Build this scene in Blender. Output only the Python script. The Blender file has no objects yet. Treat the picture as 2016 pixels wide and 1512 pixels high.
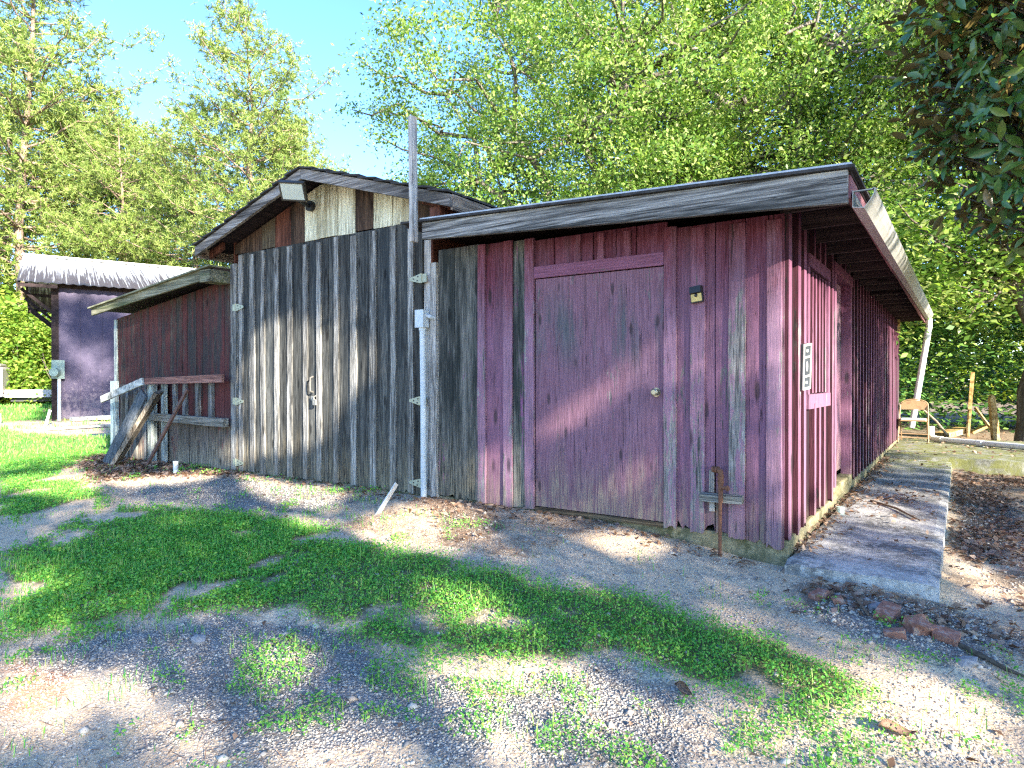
import bpy, bmesh, math, random
import numpy as np
from mathutils import Vector, Matrix
random.seed(7)
rng = np.random.default_rng(11)
SC = bpy.context.scene
COL = SC.collection
PI = math.pi
R = math.radians
# ------------------------------------------------------------------ constants of the place (metres)
YF = 4.93          # front wall plane
XS = -1.044        # right side wall plane
YE = 15.1          # far end of the building
CAM_Z = 1.55
SUN_EL, SUN_AZ = R(20.5), math.atan2(0.925, -0.38)   # azimuth from +Y towards +X
SUN = np.array([math.sin(SUN_AZ)*math.cos(SUN_EL), math.cos(SUN_AZ)*math.cos(SUN_EL), math.sin(SUN_EL)])

# ------------------------------------------------------------------ object helpers
def tag(o, label=None, cat=None, group=None, kind=None):
    if label: o['label'] = label
    if cat: o['category'] = cat
    if group: o['group'] = group
    if kind: o['kind'] = kind
    return o

def empty(name, loc, label, cat, group=None):
    o = bpy.data.objects.new(name, None); COL.objects.link(o)
    o.location = loc; o.empty_display_size = .1
    return tag(o, label, cat, group)

def link(name, me, mat, parent=None, loc=None):
    """one mesh object; geometry is written in world coordinates and moved to the parent's frame"""
    if mat is not None and not me.materials:
        for m in (mat if isinstance(mat, (list, tuple)) else [mat]): me.materials.append(m)
    o = bpy.data.objects.new(name, me); COL.objects.link(o)
    if parent is not None:
        o.parent = parent
        w = Vector((0, 0, 0)); p = parent
        while p is not None: w += p.location; p = p.parent
        o.location = -w
        if parent.type == 'MESH': o.location = Vector((0, 0, 0))
    return o

class MB:
    def __init__(s): s.v = []; s.f = []; s.m = []
    def add(s, vs, fs, mi=0):
        n = len(s.v); s.v += [tuple(p) for p in vs]
        for f in fs: s.f.append(tuple(i+n for i in f)); s.m.append(mi)
    def box(s, x0, x1, y0, y1, z0, z1, mi=0):
        s.add([(x0,y0,z0),(x1,y0,z0),(x1,y1,z0),(x0,y1,z0),(x0,y0,z1),(x1,y0,z1),(x1,y1,z1),(x0,y1,z1)],
              [(0,3,2,1),(4,5,6,7),(0,1,5,4),(1,2,6,5),(2,3,7,6),(3,0,4,7)], mi)
    def hexa(s, p, mi=0):     # 8 points, same order as box
        s.add(p, [(0,3,2,1),(4,5,6,7),(0,1,5,4),(1,2,6,5),(2,3,7,6),(3,0,4,7)], mi)
    def prism(s, poly, axis, a, b, mi=0, mi_side=None):
        """poly in the two other axes, extruded from a to b along axis"""
        def P(q, t):
            return {'x': (t, q[0], q[1]), 'y': (q[0], t, q[1]), 'z': (q[0], q[1], t)}[axis]
        n = len(poly)
        vs = [P(q, a) for q in poly] + [P(q, b) for q in poly]
        fs = [tuple(range(n)), tuple(range(2*n-1, n-1, -1))] + [(i, i+n, (i+1) % n+n, (i+1) % n) for i in range(n)]
        s.add(vs, fs, mi)
        if mi_side is not None: s.m[-n:] = [mi_side]*n
    def tube(s, pts, r, n=8, cap=True, mi=0):
        pts = [Vector(p) for p in pts]
        rs = r if isinstance(r, (list, tuple)) else [r]*len(pts)
        up = None; base = len(s.v); rings = []
        for i, p in enumerate(pts):
            d = (pts[min(i+1, len(pts)-1)] - pts[max(i-1, 0)]).normalized()
            if up is None:
                up = Vector((0, 0, 1)) if abs(d.z) < .9 else Vector((1, 0, 0))
            a = d.cross(up)
            if a.length < 1e-4: a = d.cross(Vector((0, 1, 0)))
            a.normalize(); b = a.cross(d).normalized(); up = b
            rings.append([p + a*math.cos(2*PI*k/n)*rs[i] + b*math.sin(2*PI*k/n)*rs[i] for k in range(n)])
        vs = [q for ring in rings for q in ring]; fs = []
        for i in range(len(pts)-1):
            for k in range(n):
                fs.append((i*n+k, i*n+(k+1) % n, (i+1)*n+(k+1) % n, (i+1)*n+k))
        if cap:
            m = len(vs); vs += rings[0]+rings[-1]
            fs.append(tuple(range(m+n-1, m-1, -1))); fs.append(tuple(range(m+n, m+2*n)))
        s.add(vs, fs, mi)
    def beam(s, a, b, w, h, up=(0, 0, 1), mi=0):
        """square timber from a to b; w across, h along up"""
        a, b = Vector(a), Vector(b); d = (b-a).normalized(); u = Vector(up)
        x = d.cross(u).normalized(); u = x.cross(d).normalized()
        p = []
        for q in (a, b):
            p.append([q - x*w/2 - u*h/2, q + x*w/2 - u*h/2, q + x*w/2 + u*h/2, q - x*w/2 + u*h/2])
        A, B = p
        s.add(A+B, [(0,1,2,3),(7,6,5,4),(0,4,5,1),(1,5,6,2),(2,6,7,3),(3,7,4,0)], mi)
    def mesh(s, name, smooth=False, bevel=0):
        me = bpy.data.meshes.new(name); me.from_pydata(s.v, [], s.f)
        me.polygons.foreach_set('material_index', s.m)
        bm = bmesh.new(); bm.from_mesh(me); bmesh.ops.recalc_face_normals(bm, faces=bm.faces)
        if bevel:
            bmesh.ops.bevel(bm, geom=[e for e in bm.edges if e.is_manifold and e.calc_face_angle(0) > .6], offset=bevel, segments=2, affect='EDGES', profile=.6)
        bm.to_mesh(me); bm.free()
        if smooth:
            me.polygons.foreach_set('use_smooth', [True]*len(me.polygons))
        return me
    def build(s, name, mat, parent=None, smooth=False, bevel=0):
        return link(name, s.mesh(name, smooth, bevel), mat, parent)

def np_mesh(name, V, F, smooth=False):
    """V (n,3) float, F (m,k) int: fast mesh"""
    me = bpy.data.meshes.new(name); V = np.asarray(V, np.float32); F = np.asarray(F, np.int32)
    me.vertices.add(len(V)); me.vertices.foreach_set('co', V.ravel())
    m, k = F.shape
    me.loops.add(m*k); me.loops.foreach_set('vertex_index', F.ravel())
    me.polygons.add(m); me.polygons.foreach_set('loop_start', np.arange(0, m*k, k, dtype=np.int32))
    try: me.polygons.foreach_set('loop_total', np.full(m, k, np.int32))
    except Exception: pass
    if smooth: me.polygons.foreach_set('use_smooth', np.ones(m, bool))
    me.update(calc_edges=True)
    return me

def board(mb, u0, u1, z0, z1, d0, d1, plane='front', rag=0, mi=0, top=None, warp=.006, nrag=None, mi_side=None):
    """vertical board; on the front wall u is x and depth is y, on the side wall u is y and depth is x. rag: ragged foot."""
    n = nrag or max(2, int((u1-u0)/.03))
    j = lambda a: random.uniform(-a, a)
    if rag:
        us = sorted([u0] + [u0+(u1-u0)*(i+.5+j(.35))/n for i in range(n)] + [u1])
        foot = [(u, z0 + abs(random.gauss(0, rag))*random.choice((1, 1, .3))) for u in us]
    else:
        foot = [(u0, z0+j(.004)), (u1, z0+j(.004))]
    t0 = z1 if top is None else top(u0); t1 = z1 if top is None else top(u1)
    k = 5; right = []; left = []
    for i in range(1, k):
        f = i/k
        right.append((u1+j(warp*.5), foot[-1][1]*(1-f)+t1*f)); left.append((u0+j(warp*.5), foot[0][1]*(1-f)+t0*f))
    poly = foot + right + [(u1, t1), (u0, t0)] + left[::-1]
    dd = j(.003)
    mb.prism(poly, 'y' if plane == 'front' else 'x', d0+dd, d1, mi, mi_side)

# ------------------------------------------------------------------ node helpers
class NT:
    def __init__(s, name):
        s.m = bpy.data.materials.new(name); s.m.use_nodes = True
        s.t = s.m.node_tree; s.t.nodes.clear(); s.L = s.t.links
    def n(s, typ, **kw):
        o = s.t.nodes.new(typ)
        for k, v in kw.items():
            if k.startswith('i_'):
                key = k[2:]; key = int(key) if key.isdigit() else key.replace('_', ' ')
                sock = o.inputs[key]
                if isinstance(v, bpy.types.NodeSocket): s.L.new(v, sock)
                else: sock.default_value = v
            else: setattr(o, k, v)
        return o
    def math(s, op, a, b=None, c=None, clamp=False):
        o = s.t.nodes.new('ShaderNodeMath'); o.operation = op; o.use_clamp = clamp
        for i, v in enumerate((a, b, c)):
            if v is None: continue
            if isinstance(v, bpy.types.NodeSocket): s.L.new(v, o.inputs[i])
            else: o.inputs[i].default_value = v
        return o.outputs[0]
    def noise(s, vec, scale, detail=3, rough=.55, dist=0):
        o = s.n('ShaderNodeTexNoise', i_Scale=scale, i_Detail=detail, i_Roughness=rough, i_Distortion=dist)
        s.L.new(vec, o.inputs['Vector']); return o.outputs['Fac']
    def maprange(s, v, a, b, c=0., d=1.):
        o = s.n('ShaderNodeMapRange', interpolation_type='SMOOTHSTEP')
        s.L.new(v, o.inputs['Value'])
        for k, x in zip(('From Min', 'From Max', 'To Min', 'To Max'), (a, b, c, d)): o.inputs[k].default_value = x
        return o.outputs['Result']
    def ramp(s, fac, stops):
        o = s.t.nodes.new('ShaderNodeValToRGB'); s.L.new(fac, o.inputs['Fac'])
        e = o.color_ramp.elements
        while len(e) > 1: e.remove(e[-1])
        e[0].position = stops[0][0]; e[0].color = (*stops[0][1], 1)
        for p, c in stops[1:]:
            x = e.new(p); x.color = (*c, 1)
        return o.outputs['Color']
    def mix(s, f, a, b, blend='MIX'):
        o = s.t.nodes.new('ShaderNodeMix'); o.data_type = 'RGBA'; o.blend_type = blend; o.clamp_factor = True
        for v, k in ((f, 0), (a, 6), (b, 7)):
            if isinstance(v, bpy.types.NodeSocket): s.L.new(v, o.inputs[k])
            elif k == 0: o.inputs[0].default_value = v
            else: o.inputs[k].default_value = (*v, 1)
        return o.outputs[2]
    def vmul(s, vec, v):
        o = s.n('ShaderNodeVectorMath', operation='MULTIPLY'); s.L.new(vec, o.inputs[0]); o.inputs[1].default_value = v
        return o.outputs[0]
    def vadd(s, a, b):
        o = s.n('ShaderNodeVectorMath', operation='ADD'); s.L.new(a, o.inputs[0]); s.L.new(b, o.inputs[1]); return o.outputs[0]
    def bsdf(s, col, rough=.8, bump=None, bstr=.4, bdist=.01, metal=0, spec=.3):
        b = s.t.nodes.new('ShaderNodeBsdfPrincipled')
        for v, k in ((col, 'Base Color'), (rough, 'Roughness'), (metal, 'Metallic')):
            if isinstance(v, bpy.types.NodeSocket): s.L.new(v, b.inputs[k])
            elif k == 'Base Color': b.inputs[k].default_value = (*v, 1)
            else: b.inputs[k].default_value = v
        b.inputs['Specular IOR Level'].default_value = spec
        if bump is not None:
            bn = s.n('ShaderNodeBump', i_Strength=bstr, i_Distance=bdist); s.L.new(bump, bn.inputs['Height'])
            s.L.new(bn.outputs[0], b.inputs['Normal'])
        return b
    def out(s, sh):
        o = s.t.nodes.new('ShaderNodeOutputMaterial'); s.L.new(sh.outputs[0], o.inputs['Surface']); return s.m
    def pos(s): return s.n('ShaderNodeNewGeometry').outputs['Position']
    def rnd(s): return s.n('ShaderNodeNewGeometry').outputs['Random Per Island']

def wood(name, tones, paint=None, amt=.5, grain='Z', stain=None, stain_z=None, fade_z=None, tint=.35, rough=.85, foot=None, stain_k=.85, bump=.55, knots=1.):
    """weathered timber. tones: dark/mid/light bare wood. paint: (fresh, faded) colours left on it, amt = how much survives.
    stain: mildew colour; stain_z (z0,z1): more of it between; fade_z (z0,z1): faded below z0, fresh above z1; foot (z0,z1,colour): mud splash and rot at the foot."""
    t = NT(name); P = t.pos(); rnd = t.rnd()
    off = t.n('ShaderNodeCombineXYZ'); 
    for i, k in enumerate((53., 31., 17.)): t.L.new(t.math('MULTIPLY', rnd, k), off.inputs[i])
    Q = t.vadd(P, off.outputs[0])
    st = {'Z': (1, 1, .045), 'X': (.022, 1, 1), 'Y': (1, .03, 1), 'O': (.12, .12, .12)}[grain]
    st2 = tuple(.22 if a < .1 else a for a in st)
    fine = t.noise(t.vmul(Q, st), 95, 8, .72, .4)
    streak = t.noise(t.vmul(Q, st), 16, 5, .6, .6)
    blot = t.noise(t.vmul(Q, st2), 3.2, 4, .6)
    g = t.math('ADD', t.math('MULTIPLY', fine, .55), t.math('MULTIPLY', streak, .45))
    bare = t.ramp(g, [(.34, tuple(c*.35 for c in tones[0])), (.42, tones[0]), (.5, tones[1]), (.62, tones[2])])
    # knots
    vor = t.n('ShaderNodeTexVoronoi', i_Scale=1.0); t.L.new(t.vmul(Q, tuple(1.6*knots if a < .1 else 5.5*knots for a in st)), vor.inputs['Vector'])
    knot = t.maprange(vor.outputs['Distance'], .07, .17, 1, 0)
    col = bare
    if paint:
        peel = t.noise(t.vmul(Q, tuple(.2 if a < .1 else a for a in st)), 42, 7, .72, .5)
        h = t.math('ADD', t.math('ADD', t.math('MULTIPLY', fine, .4), t.math('MULTIPLY', peel, .5)), t.math('ADD', t.math('MULTIPLY', streak, .35), t.math('MULTIPLY', blot, .5)))
        h = t.math('ADD', h, t.math('MULTIPLY', rnd, .07))
        z = t.n('ShaderNodeSeparateXYZ', i_0=P).outputs[2]
        fr, fa = paint
        if fade_z:
            f = t.maprange(t.math('ADD', z, t.math('MULTIPLY', t.math('SUBTRACT', blot, .5), 1.2)), fade_z[0], fade_z[1])
            pc = t.mix(f, fa, fr); h = t.math('ADD', h, t.math('MULTIPLY', f, .16))
        else: pc = t.mix(blot, fr, fa)
        pc = t.mix(t.maprange(fine, .35, .65), pc, tuple(min(1, c*1.35+.02) for c in fa), 'MIX') if False else t.mix(t.math('MULTIPLY', t.maprange(fine, .4, .62), .35), pc, fa)
        edge = .935 + .5*(.5-amt)
        m = t.maprange(h, edge-.018, edge+.018)
        col = t.mix(m, col, pc)
    if stain:
        z = t.n('ShaderNodeSeparateXYZ', i_0=P).outputs[2]
        s2 = t.noise(t.vmul(Q, tuple(.12 if a < .1 else a for a in st)), 6.5, 5, .62)
        k = t.maprange(t.math('ADD', s2, t.math('MULTIPLY', rnd, .1)), .5, .68)
        if stain_z:
            w = t.math('MULTIPLY', t.maprange(z, stain_z[0], stain_z[0]+.5), t.maprange(z, stain_z[1]-.5, stain_z[1], 1, 0))
            k = t.math('MULTIPLY', k, w)
        col = t.mix(t.math('MULTIPLY', k, stain_k), col, stain)
    if foot:
        z = t.n('ShaderNodeSeparateXYZ', i_0=P).outputs[2]
        f = t.maprange(t.math('ADD', z, t.math('MULTIPLY', t.math('SUBTRACT', streak, .5), 1.1)), foot[0], foot[1], 1, 0)
        col = t.mix(t.math('MULTIPLY', t.math('MULTIPLY', f, .8), t.maprange(fine, .36, .6)), col, foot[2])
    col = t.mix(t.math('MULTIPLY', knot, .75), col, tuple(c*.25 for c in tones[0]))
    cn = t.noise(t.vmul(Q, tuple(.02 if a < .1 else a for a in st)), 22, 2, .5, 1.2)
    ck = t.maprange(t.math('ABSOLUTE', t.math('SUBTRACT', cn, .5)), .002, .010, 1, 0)
    ck = t.math('MULTIPLY', ck, t.maprange(blot, .5, .6))
    col = t.mix(t.math('MULTIPLY', ck, .85), col, (.012, .010, .009))
    gr_ = t.maprange(fine, .36, .64, .78, 1.2); gm = t.n('ShaderNodeHueSaturation', i_Value=gr_); t.L.new(col, gm.inputs['Color']); col = gm.outputs[0]
    v = t.math('ADD', t.math('MULTIPLY', rnd, tint), 1-tint/2)
    hv = t.n('ShaderNodeHueSaturation'); t.L.new(col, hv.inputs['Color']); t.L.new(v, hv.inputs['Value'])
    hb = t.math('SUBTRACT', t.math('ADD', fine, t.math('MULTIPLY', streak, .6)), t.math('MULTIPLY', knot, .4))
    hb = t.math('SUBTRACT', hb, ck)
    return t.out(t.bsdf(hv.outputs[0], rough, hb, bump, .012, spec=.2))

def plain(name, col, rough=.6, metal=0, var=.2, scale=12, spec=.4, dirt=None, bump=.2):
    t = NT(name); P = t.pos()
    n = t.noise(P, scale, 5, .6); n2 = t.noise(P, scale*5, 3)
    c = t.mix(t.maprange(n, .3, .7), tuple(x*(1-var) for x in col), tuple(min(1, x*(1+var)) for x in col))
    if dirt: c = t.mix(t.math('MULTIPLY', t.maprange(n, .5, .66), .7), c, dirt)
    return t.out(t.bsdf(c, rough, t.math('ADD', n, t.math('MULTIPLY', n2, .5)), bump, .004, metal, spec))

def leafmat(name, cols, trans=.35, rough=.5, spec=.35, under=None, tcol=None):
    """cols: ramp over random per leaf; under: colour of the underside"""
    t = NT(name); r = t.rnd()
    k = len(cols); c = t.ramp(r, [(i/max(1, k-1), x) for i, x in enumerate(cols)])
    if under:
        bf = t.n('ShaderNodeNewGeometry').outputs['Backfacing']; c = t.mix(bf, c, under)
    b = t.bsdf(c, rough, spec=spec)
    if trans <= 0: return t.out(b)
    tr = t.t.nodes.new('ShaderNodeBsdfTranslucent')
    hs = t.n('ShaderNodeHueSaturation', i_Hue=.485, i_Saturation=1.1, i_Value=1.25); t.L.new(c, hs.inputs['Color'])
    t.L.new(hs.outputs[0], tr.inputs['Color'])
    mx = t.t.nodes.new('ShaderNodeMixShader'); mx.inputs[0].default_value = trans
    t.L.new(b.outputs[0], mx.inputs[1]); t.L.new(tr.outputs[0], mx.inputs[2])
    return t.out(mx)

# ------------------------------------------------------------------ numpy noise, polygons, terrain
_tab = np.random.default_rng(5).random((256, 256))
def vnoise(x, y):
    xi = np.floor(x).astype(int); yi = np.floor(y).astype(int); fx = x-xi; fy = y-yi
    fx = fx*fx*(3-2*fx); fy = fy*fy*(3-2*fy)
    g = lambda a, b: _tab[a & 255, b & 255]
    return (g(xi, yi)*(1-fx)+g(xi+1, yi)*fx)*(1-fy) + (g(xi, yi+1)*(1-fx)+g(xi+1, yi+1)*fx)*fy
def fbm(x, y, o=4):
    s = 0; a = .5
    for i in range(o): s = s + a*vnoise(x*2**i+17*i, y*2**i+31*i); a *= .5
    return s/(1-.5**o)
def ss(a, b, x):
    t = np.clip((x-a)/(b-a), 0, 1); return t*t*(3-2*t)
def H0(x, y):
    top = .38-.16*ss(-2.6, -.9, x)-.08*ss(-.3, .3, x)
    h = top*ss(.3, 4.7, y)
    h = h+(.30-h)*ss(-8, -16, x) if False else h+(.30-h)*ss(8, 16, -x)
    return h+(.30-h)*ss(14, 20, y)
def H(x, y):
    x = np.asarray(x, float); y = np.asarray(y, float)
    return H0(x, y) + .035*(fbm(x*1.3, y*1.3)-.5) + .014*(fbm(x*7, y*7, 3)-.5)
def inpoly(x, y, poly):
    c = np.zeros(np.shape(x), bool); n = len(poly)
    for i in range(n):
        x0, y0 = poly[i]; x1, y1 = poly[i-1]
        if y0 == y1: continue
        k = ((y0 > y) != (y1 > y)) & (x < (x1-x0)*(y-y0)/(y1-y0)+x0)
        c ^= k
    return c
def inany(x, y, polys, jit=.18, fr=2.2):
    jx = x + jit*(fbm(x*fr+9, y*fr)-.5)*2.4; jy = y + jit*(fbm(x*fr, y*fr+77)-.5)*2.4
    r = np.zeros(np.shape(x), bool)
    for p in polys: r |= inpoly(jx, jy, p)
    return r
# ------------------------------------------------------------------ materials
PURP = ((.12, .022, .034), (.215, .102, .152))
GRAYT = ((.060, .062, .060), (.155, .160, .160), (.33, .33, .32))
M = {}
M['purple'] = wood('purple_boards', ((.10, .09, .085), (.21, .19, .175), (.36, .33, .31)), PURP, .79, stain=(.05, .05, .055), stain_k=.22, fade_z=(1.9, 2.75), tint=.3, foot=(.3, .95, (.20, .16, .11)))
M['purple_batten'] = wood('purple_battens', ((.13, .12, .115), (.26, .24, .22), (.42, .39, .37)), ((.145, .03, .045), (.275, .15, .205)), .63, stain=(.07, .06, .07), stain_k=.3, fade_z=(1.9, 2.75), foot=(.25, .75, (.22, .18, .13)))
M['purple_door'] = wood('purple_plywood', ((.15, .12, .13), (.25, .21, .2), (.38, .34, .32)), ((.17, .064, .09), (.245, .142, .188)), .77, stain=(.09, .105, .11), stain_z=(1.5, 2.5), foot=(.35, 1.0, (.30, .24, .15)), tint=.1, knots=1.5)
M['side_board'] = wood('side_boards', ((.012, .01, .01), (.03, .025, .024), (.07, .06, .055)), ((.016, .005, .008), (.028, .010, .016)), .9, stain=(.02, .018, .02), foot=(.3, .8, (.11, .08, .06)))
M['side_batten'] = wood('side_battens', ((.13, .12, .115), (.26, .24, .22), (.42, .39, .37)), ((.095, .022, .048), (.175, .083, .128)), .70, fade_z=(1.7, 2.7), foot=(.25, .7, (.24, .18, .14)))
M['gray_board'] = wood('gray_weathered_boards', ((.025, .025, .023), (.063, .064, .058), (.14, .138, .123)), stain=(.025, .03, .032), stain_z=(1.2, 3.6), foot=(.35, 1.0, (.23, .19, .12)), tint=.55, knots=1.3)
M['gray_batten'] = wood('gray_weathered_battens', ((.062, .06, .055), (.18, .174, .158), (.43, .415, .38)), foot=(.3, .8, (.27, .22, .15)), tint=.35)
M['dark_gray'] = wood('mildewed_boards', ((.028, .033, .03), (.088, .088, .078), (.2, .19, .165)), ((.1, .02, .05), (.26, .1, .2)), .3, stain=(.018, .022, .02), stain_z=(.9, 3.2), foot=(.35, 1.1, (.24, .2, .13)))
M['brown'] = wood('brown_gable_boards', ((.035, .022, .015), (.085, .05, .033), (.15, .095, .06)), stain=(.02, .014, .01))
M['red_brown'] = wood('red_brown_boards', ((.055, .022, .015), (.12, .042, .026), (.18, .075, .05)))
M['tan'] = wood('tan_boards', ((.10, .075, .045), (.19, .15, .09), (.27, .22, .14)), stain=(.06, .045, .03))
M['cream'] = wood('cream_boards', ((.42, .38, .24), (.72, .68, .48), (.86, .82, .62)), stain=(.26, .21, .11), tint=.15, stain_k=.6)
M['left_wall'] = wood('left_wall_boards', ((.028, .02, .017), (.075, .055, .044), (.16, .125, .10)), ((.065, .014, .014), (.10, .032, .030)), .6, stain=(.03, .03, .03), stain_z=(1.2, 3.2), foot=(.3, 1.25, (.26, .22, .18)))
M['left_low'] = wood('left_low_boards', ((.04, .034, .03), (.105, .088, .075), (.22, .19, .165)), ((.09, .022, .024), (.15, .055, .055)), .42, foot=(.3, .9, (.40, .34, .24)))
M['teal_paint'] = wood('flaked_pale_boards', ((.13, .15, .14), (.3, .33, .31), (.5, .52, .48)), ((.36, .44, .42), (.5, .58, .54)), .5)
M['fascia_x'] = wood('fascia_timber', ((.05, .048, .044), (.20, .193, .178), (.43, .415, .38)), grain='X', stain=(.022, .024, .023), tint=.15, bump=.22)
M['rake'] = wood('rake_timber', ((.09, .08, .072), (.23, .205, .18), (.40, .37, .33)), grain='X', stain=(.06, .055, .05), tint=.2, bump=.3)
M['eave_y'] = wood('eave_timber', ((.12, .09, .07), (.28, .22, .17), (.42, .35, .28)), grain='Y', tint=.2)
M['pink_fascia'] = wood('pink_fascia_board', ((.2, .14, .13), (.3, .23, .21), (.42, .36, .33)), ((.22, .085, .10), (.30, .15, .16)), .8, grain='Y', tint=.1)
M['low_batten'] = wood('gray_low_battens', ((.05, .05, .048), (.13, .13, .125), (.27, .27, .26)), foot=(.3, .8, (.24, .2, .14)))
M['mossy'] = wood('mossy_timber', ((.05, .052, .035), (.16, .155, .10), (.33, .31, .22)), grain='X', stain=(.07, .085, .035), tint=.1)
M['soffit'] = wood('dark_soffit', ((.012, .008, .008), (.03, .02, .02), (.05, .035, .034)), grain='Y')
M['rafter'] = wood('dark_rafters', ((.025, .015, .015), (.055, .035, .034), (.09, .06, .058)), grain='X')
M['post'] = wood('gray_post_timber', ((.16, .15, .135), (.36, .34, .31), (.58, .55, .5)), tint=.1)
M['plank_dark'] = wood('dark_plank', ((.045, .05, .052), (.12, .125, .125), (.23, .23, .22)), grain='O', tint=.1)
M['plank_pale'] = wood('pale_plank', ((.2, .2, .18), (.42, .42, .38), (.62, .62, .56)), grain='O', tint=.1)
M['rail_red'] = wood('red_rail', ((.11, .055, .045), (.24, .11, .085), (.36, .2, .16)), grain='X', tint=.1)
M['rail_gray'] = wood('gray_rail', ((.08, .075, .06), (.2, .19, .16), (.36, .34, .3)), grain='X', tint=.1)
M['yellow_wood'] = wood('raw_yellow_timber', ((.3, .18, .06), (.48, .32, .13), (.62, .46, .22)), grain='O', tint=.15)
M['stake'] = wood('weathered_stake', ((.22, .17, .11), (.42, .34, .23), (.6, .5, .36)), tint=.2)
M['pvc'] = plain('white_pvc', (.74, .76, .74), .35, var=.06, dirt=(.5, .49, .43))
M['conduit'] = plain('gray_conduit', (.55, .60, .62), .4, var=.08, dirt=(.42, .44, .43))
M['galv'] = plain('galvanised_gutter', (.44, .43, .39), .42, metal=.35, var=.14, scale=6, dirt=(.3, .26, .2))
M['rust'] = plain('rusty_iron', (.19, .085, .048), .85, metal=.2, var=.4, scale=60, dirt=(.07, .03, .02), bump=.6)
M['rust_dark'] = plain('dark_rusty_bar', (.11, .06, .045), .8, var=.4, scale=40, dirt=(.17, .07, .04), bump=.5)
M['zinc'] = plain('zinc_hinge', (.40, .41, .30), .5, metal=.3, var=.2, scale=50, dirt=(.22, .2, .12))
M['black'] = plain('black_plastic', (.02, .021, .023), .45, var=.2)
M['brass'] = plain('dull_brass', (.42, .38, .28), .3, metal=.8, var=.15)
M['lens'] = plain('frosted_lens', (.55, .60, .52), .25, var=.05)
M['lens_yellow'] = plain('yellowed_lens', (.55, .40, .12), .3, var=.15)
M['solar'] = plain('solar_cell', (.012, .017, .03), .2, var=.2)
M['sign_white'] = plain('weathered_white_paint', (.5, .49, .45), .7, var=.1, dirt=(.45, .42, .36))
M['sign_dark'] = plain('dark_slate_paint', (.025, .03, .035), .7, var=.3)
M['chair_tan'] = plain('tan_enamel', (.36, .23, .12), .5, metal=.15, var=.12, dirt=(.22, .13, .07))
M['chair_seat'] = plain('pale_seat_vinyl', (.42, .47, .52), .5, var=.12)
M['shingle'] = plain('dark_shingle', (.045, .043, .042), .95, var=.4, scale=20, bump=.8)

def concrete(name, base, moss=None, dark=(.145, .142, .132)):
    t = NT(name); P = t.pos()
    a = t.noise(P, 2.6, 7, .7, .5); b = t.noise(P, 22, 6, .7); c = t.noise(P, 170, 2); d = t.noise(P, 5, 5, .65, .8)
    col = t.mix(t.maprange(a, .38, .62), dark, base)
    col = t.mix(t.math('MULTIPLY', t.maprange(b, .46, .6), .55), col, tuple(min(1, x*1.5) for x in base))
    col = t.mix(t.math('MULTIPLY', t.maprange(d, .52, .7), .6), col, dark)
    if moss:
        y = t.n('ShaderNodeSeparateXYZ', i_0=P).outputs[1]
        w = t.maprange(t.math('ADD', y, t.math('MULTIPLY', t.math('SUBTRACT', a, .5), 3)), 9.5, 11.8)
        col = t.mix(t.math('MULTIPLY', w, t.maprange(d, .35, .6)), col, moss)
    vor = t.n('ShaderNodeTexVoronoi', i_Scale=45.); t.L.new(P, vor.inputs['Vector'])
    pit = t.maprange(vor.outputs['Distance'], .0, .28, 1, 0)
    pit = t.math('MULTIPLY', pit, t.maprange(b, .5, .55))
    col = t.mix(t.math('MULTIPLY', pit, .6), col, (.05, .05, .045))
    h = t.math('ADD', t.math('MULTIPLY', b, .8), t.math('ADD', t.math('MULTIPLY', c, .35), t.math('MULTIPLY', pit, -.5)))
    return t.out(t.bsdf(col, .92, h, .8, .012, spec=.15))
M['slab'] = concrete('weathered_concrete', (.43, .415, .38), (.19, .20, .06))
M['patio'] = concrete('mossy_concrete', (.27, .27, .22), (.19, .195, .07))
M['found'] = concrete('foundation_concrete', (.25, .215, .13), None, (.11, .105, .05))

# ------------------------------------------------------------------ the shed: one building with two lean-tos
shed = empty('wooden_shed', (-4.3, YF, .38), 'long weathered board and batten shed, purple at its right end, gray in the middle', 'shed')
J = random.uniform
# foundation -------------------------------------------------------------
b = MB(); b.box(-7.7, -1.005, YF+.012, YF+.3, -.2, .412); b.box(-1.3, -1.02, YF+.3, YE, -.2, .40); b.box(-10.9, -7.7, YF+.03, YF+.25, -.2, .34)
b.build('foundation', M['found'], shed, bevel=.012)

def battened(mb, edges, z0, z1, plane, d0, d1, rag=.0, top=None, gap=.004):
    for a, c in zip(edges[:-1], edges[1:]):
        zz = z0(a) if callable(z0) else z0
        board(mb, a+gap*J(.3, 1.5), c-gap*J(.3, 1.5), zz+J(-.012, .012), z1, d0, d1, plane, rag, top=top)

# right lean-to front: boards, battens -----------------------------------
foot = lambda x: .405 - .05*ss(-1.9, -1.05, x)
fr_top = lambda x: 2.86-.043*(x+4.0)
b = MB()
battened(b, [-3.222, -3.13], .40, 2.8, 'front', YF, YF+.022, .01)
b2 = MB()
battened(b2, [-4.262, -4.05, -3.9, -3.74], .41, 2.84, 'front', YF, YF+.022, .012)
battened(b2, [-3.36, -3.222], .40, 2.82, 'front', YF-.006, YF+.022, .012)
b2.build('mildewed_boards', M['dark_gray'], shed)
battened(b, [-3.74, -3.45], .40, 2.83, 'front', YF, YF+.022, .01)
for x0, x1 in ((-1.83, -1.70), (-1.70, -1.52), (-1.52, -1.30), (-1.30, -1.14), (-1.14, -1.03)):
    battened(b, [x0, x1], foot, 2.74, 'front', YF+.002, YF+.024, .024)
battened(b, [-3.13, -2.93, -2.72, -2.55, -2.34, -2.16, -1.9], 2.5, 2.8, 'front', YF+.004, YF+.024)
b.build('board_wall', M['purple'], shed)
b = MB()
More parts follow.
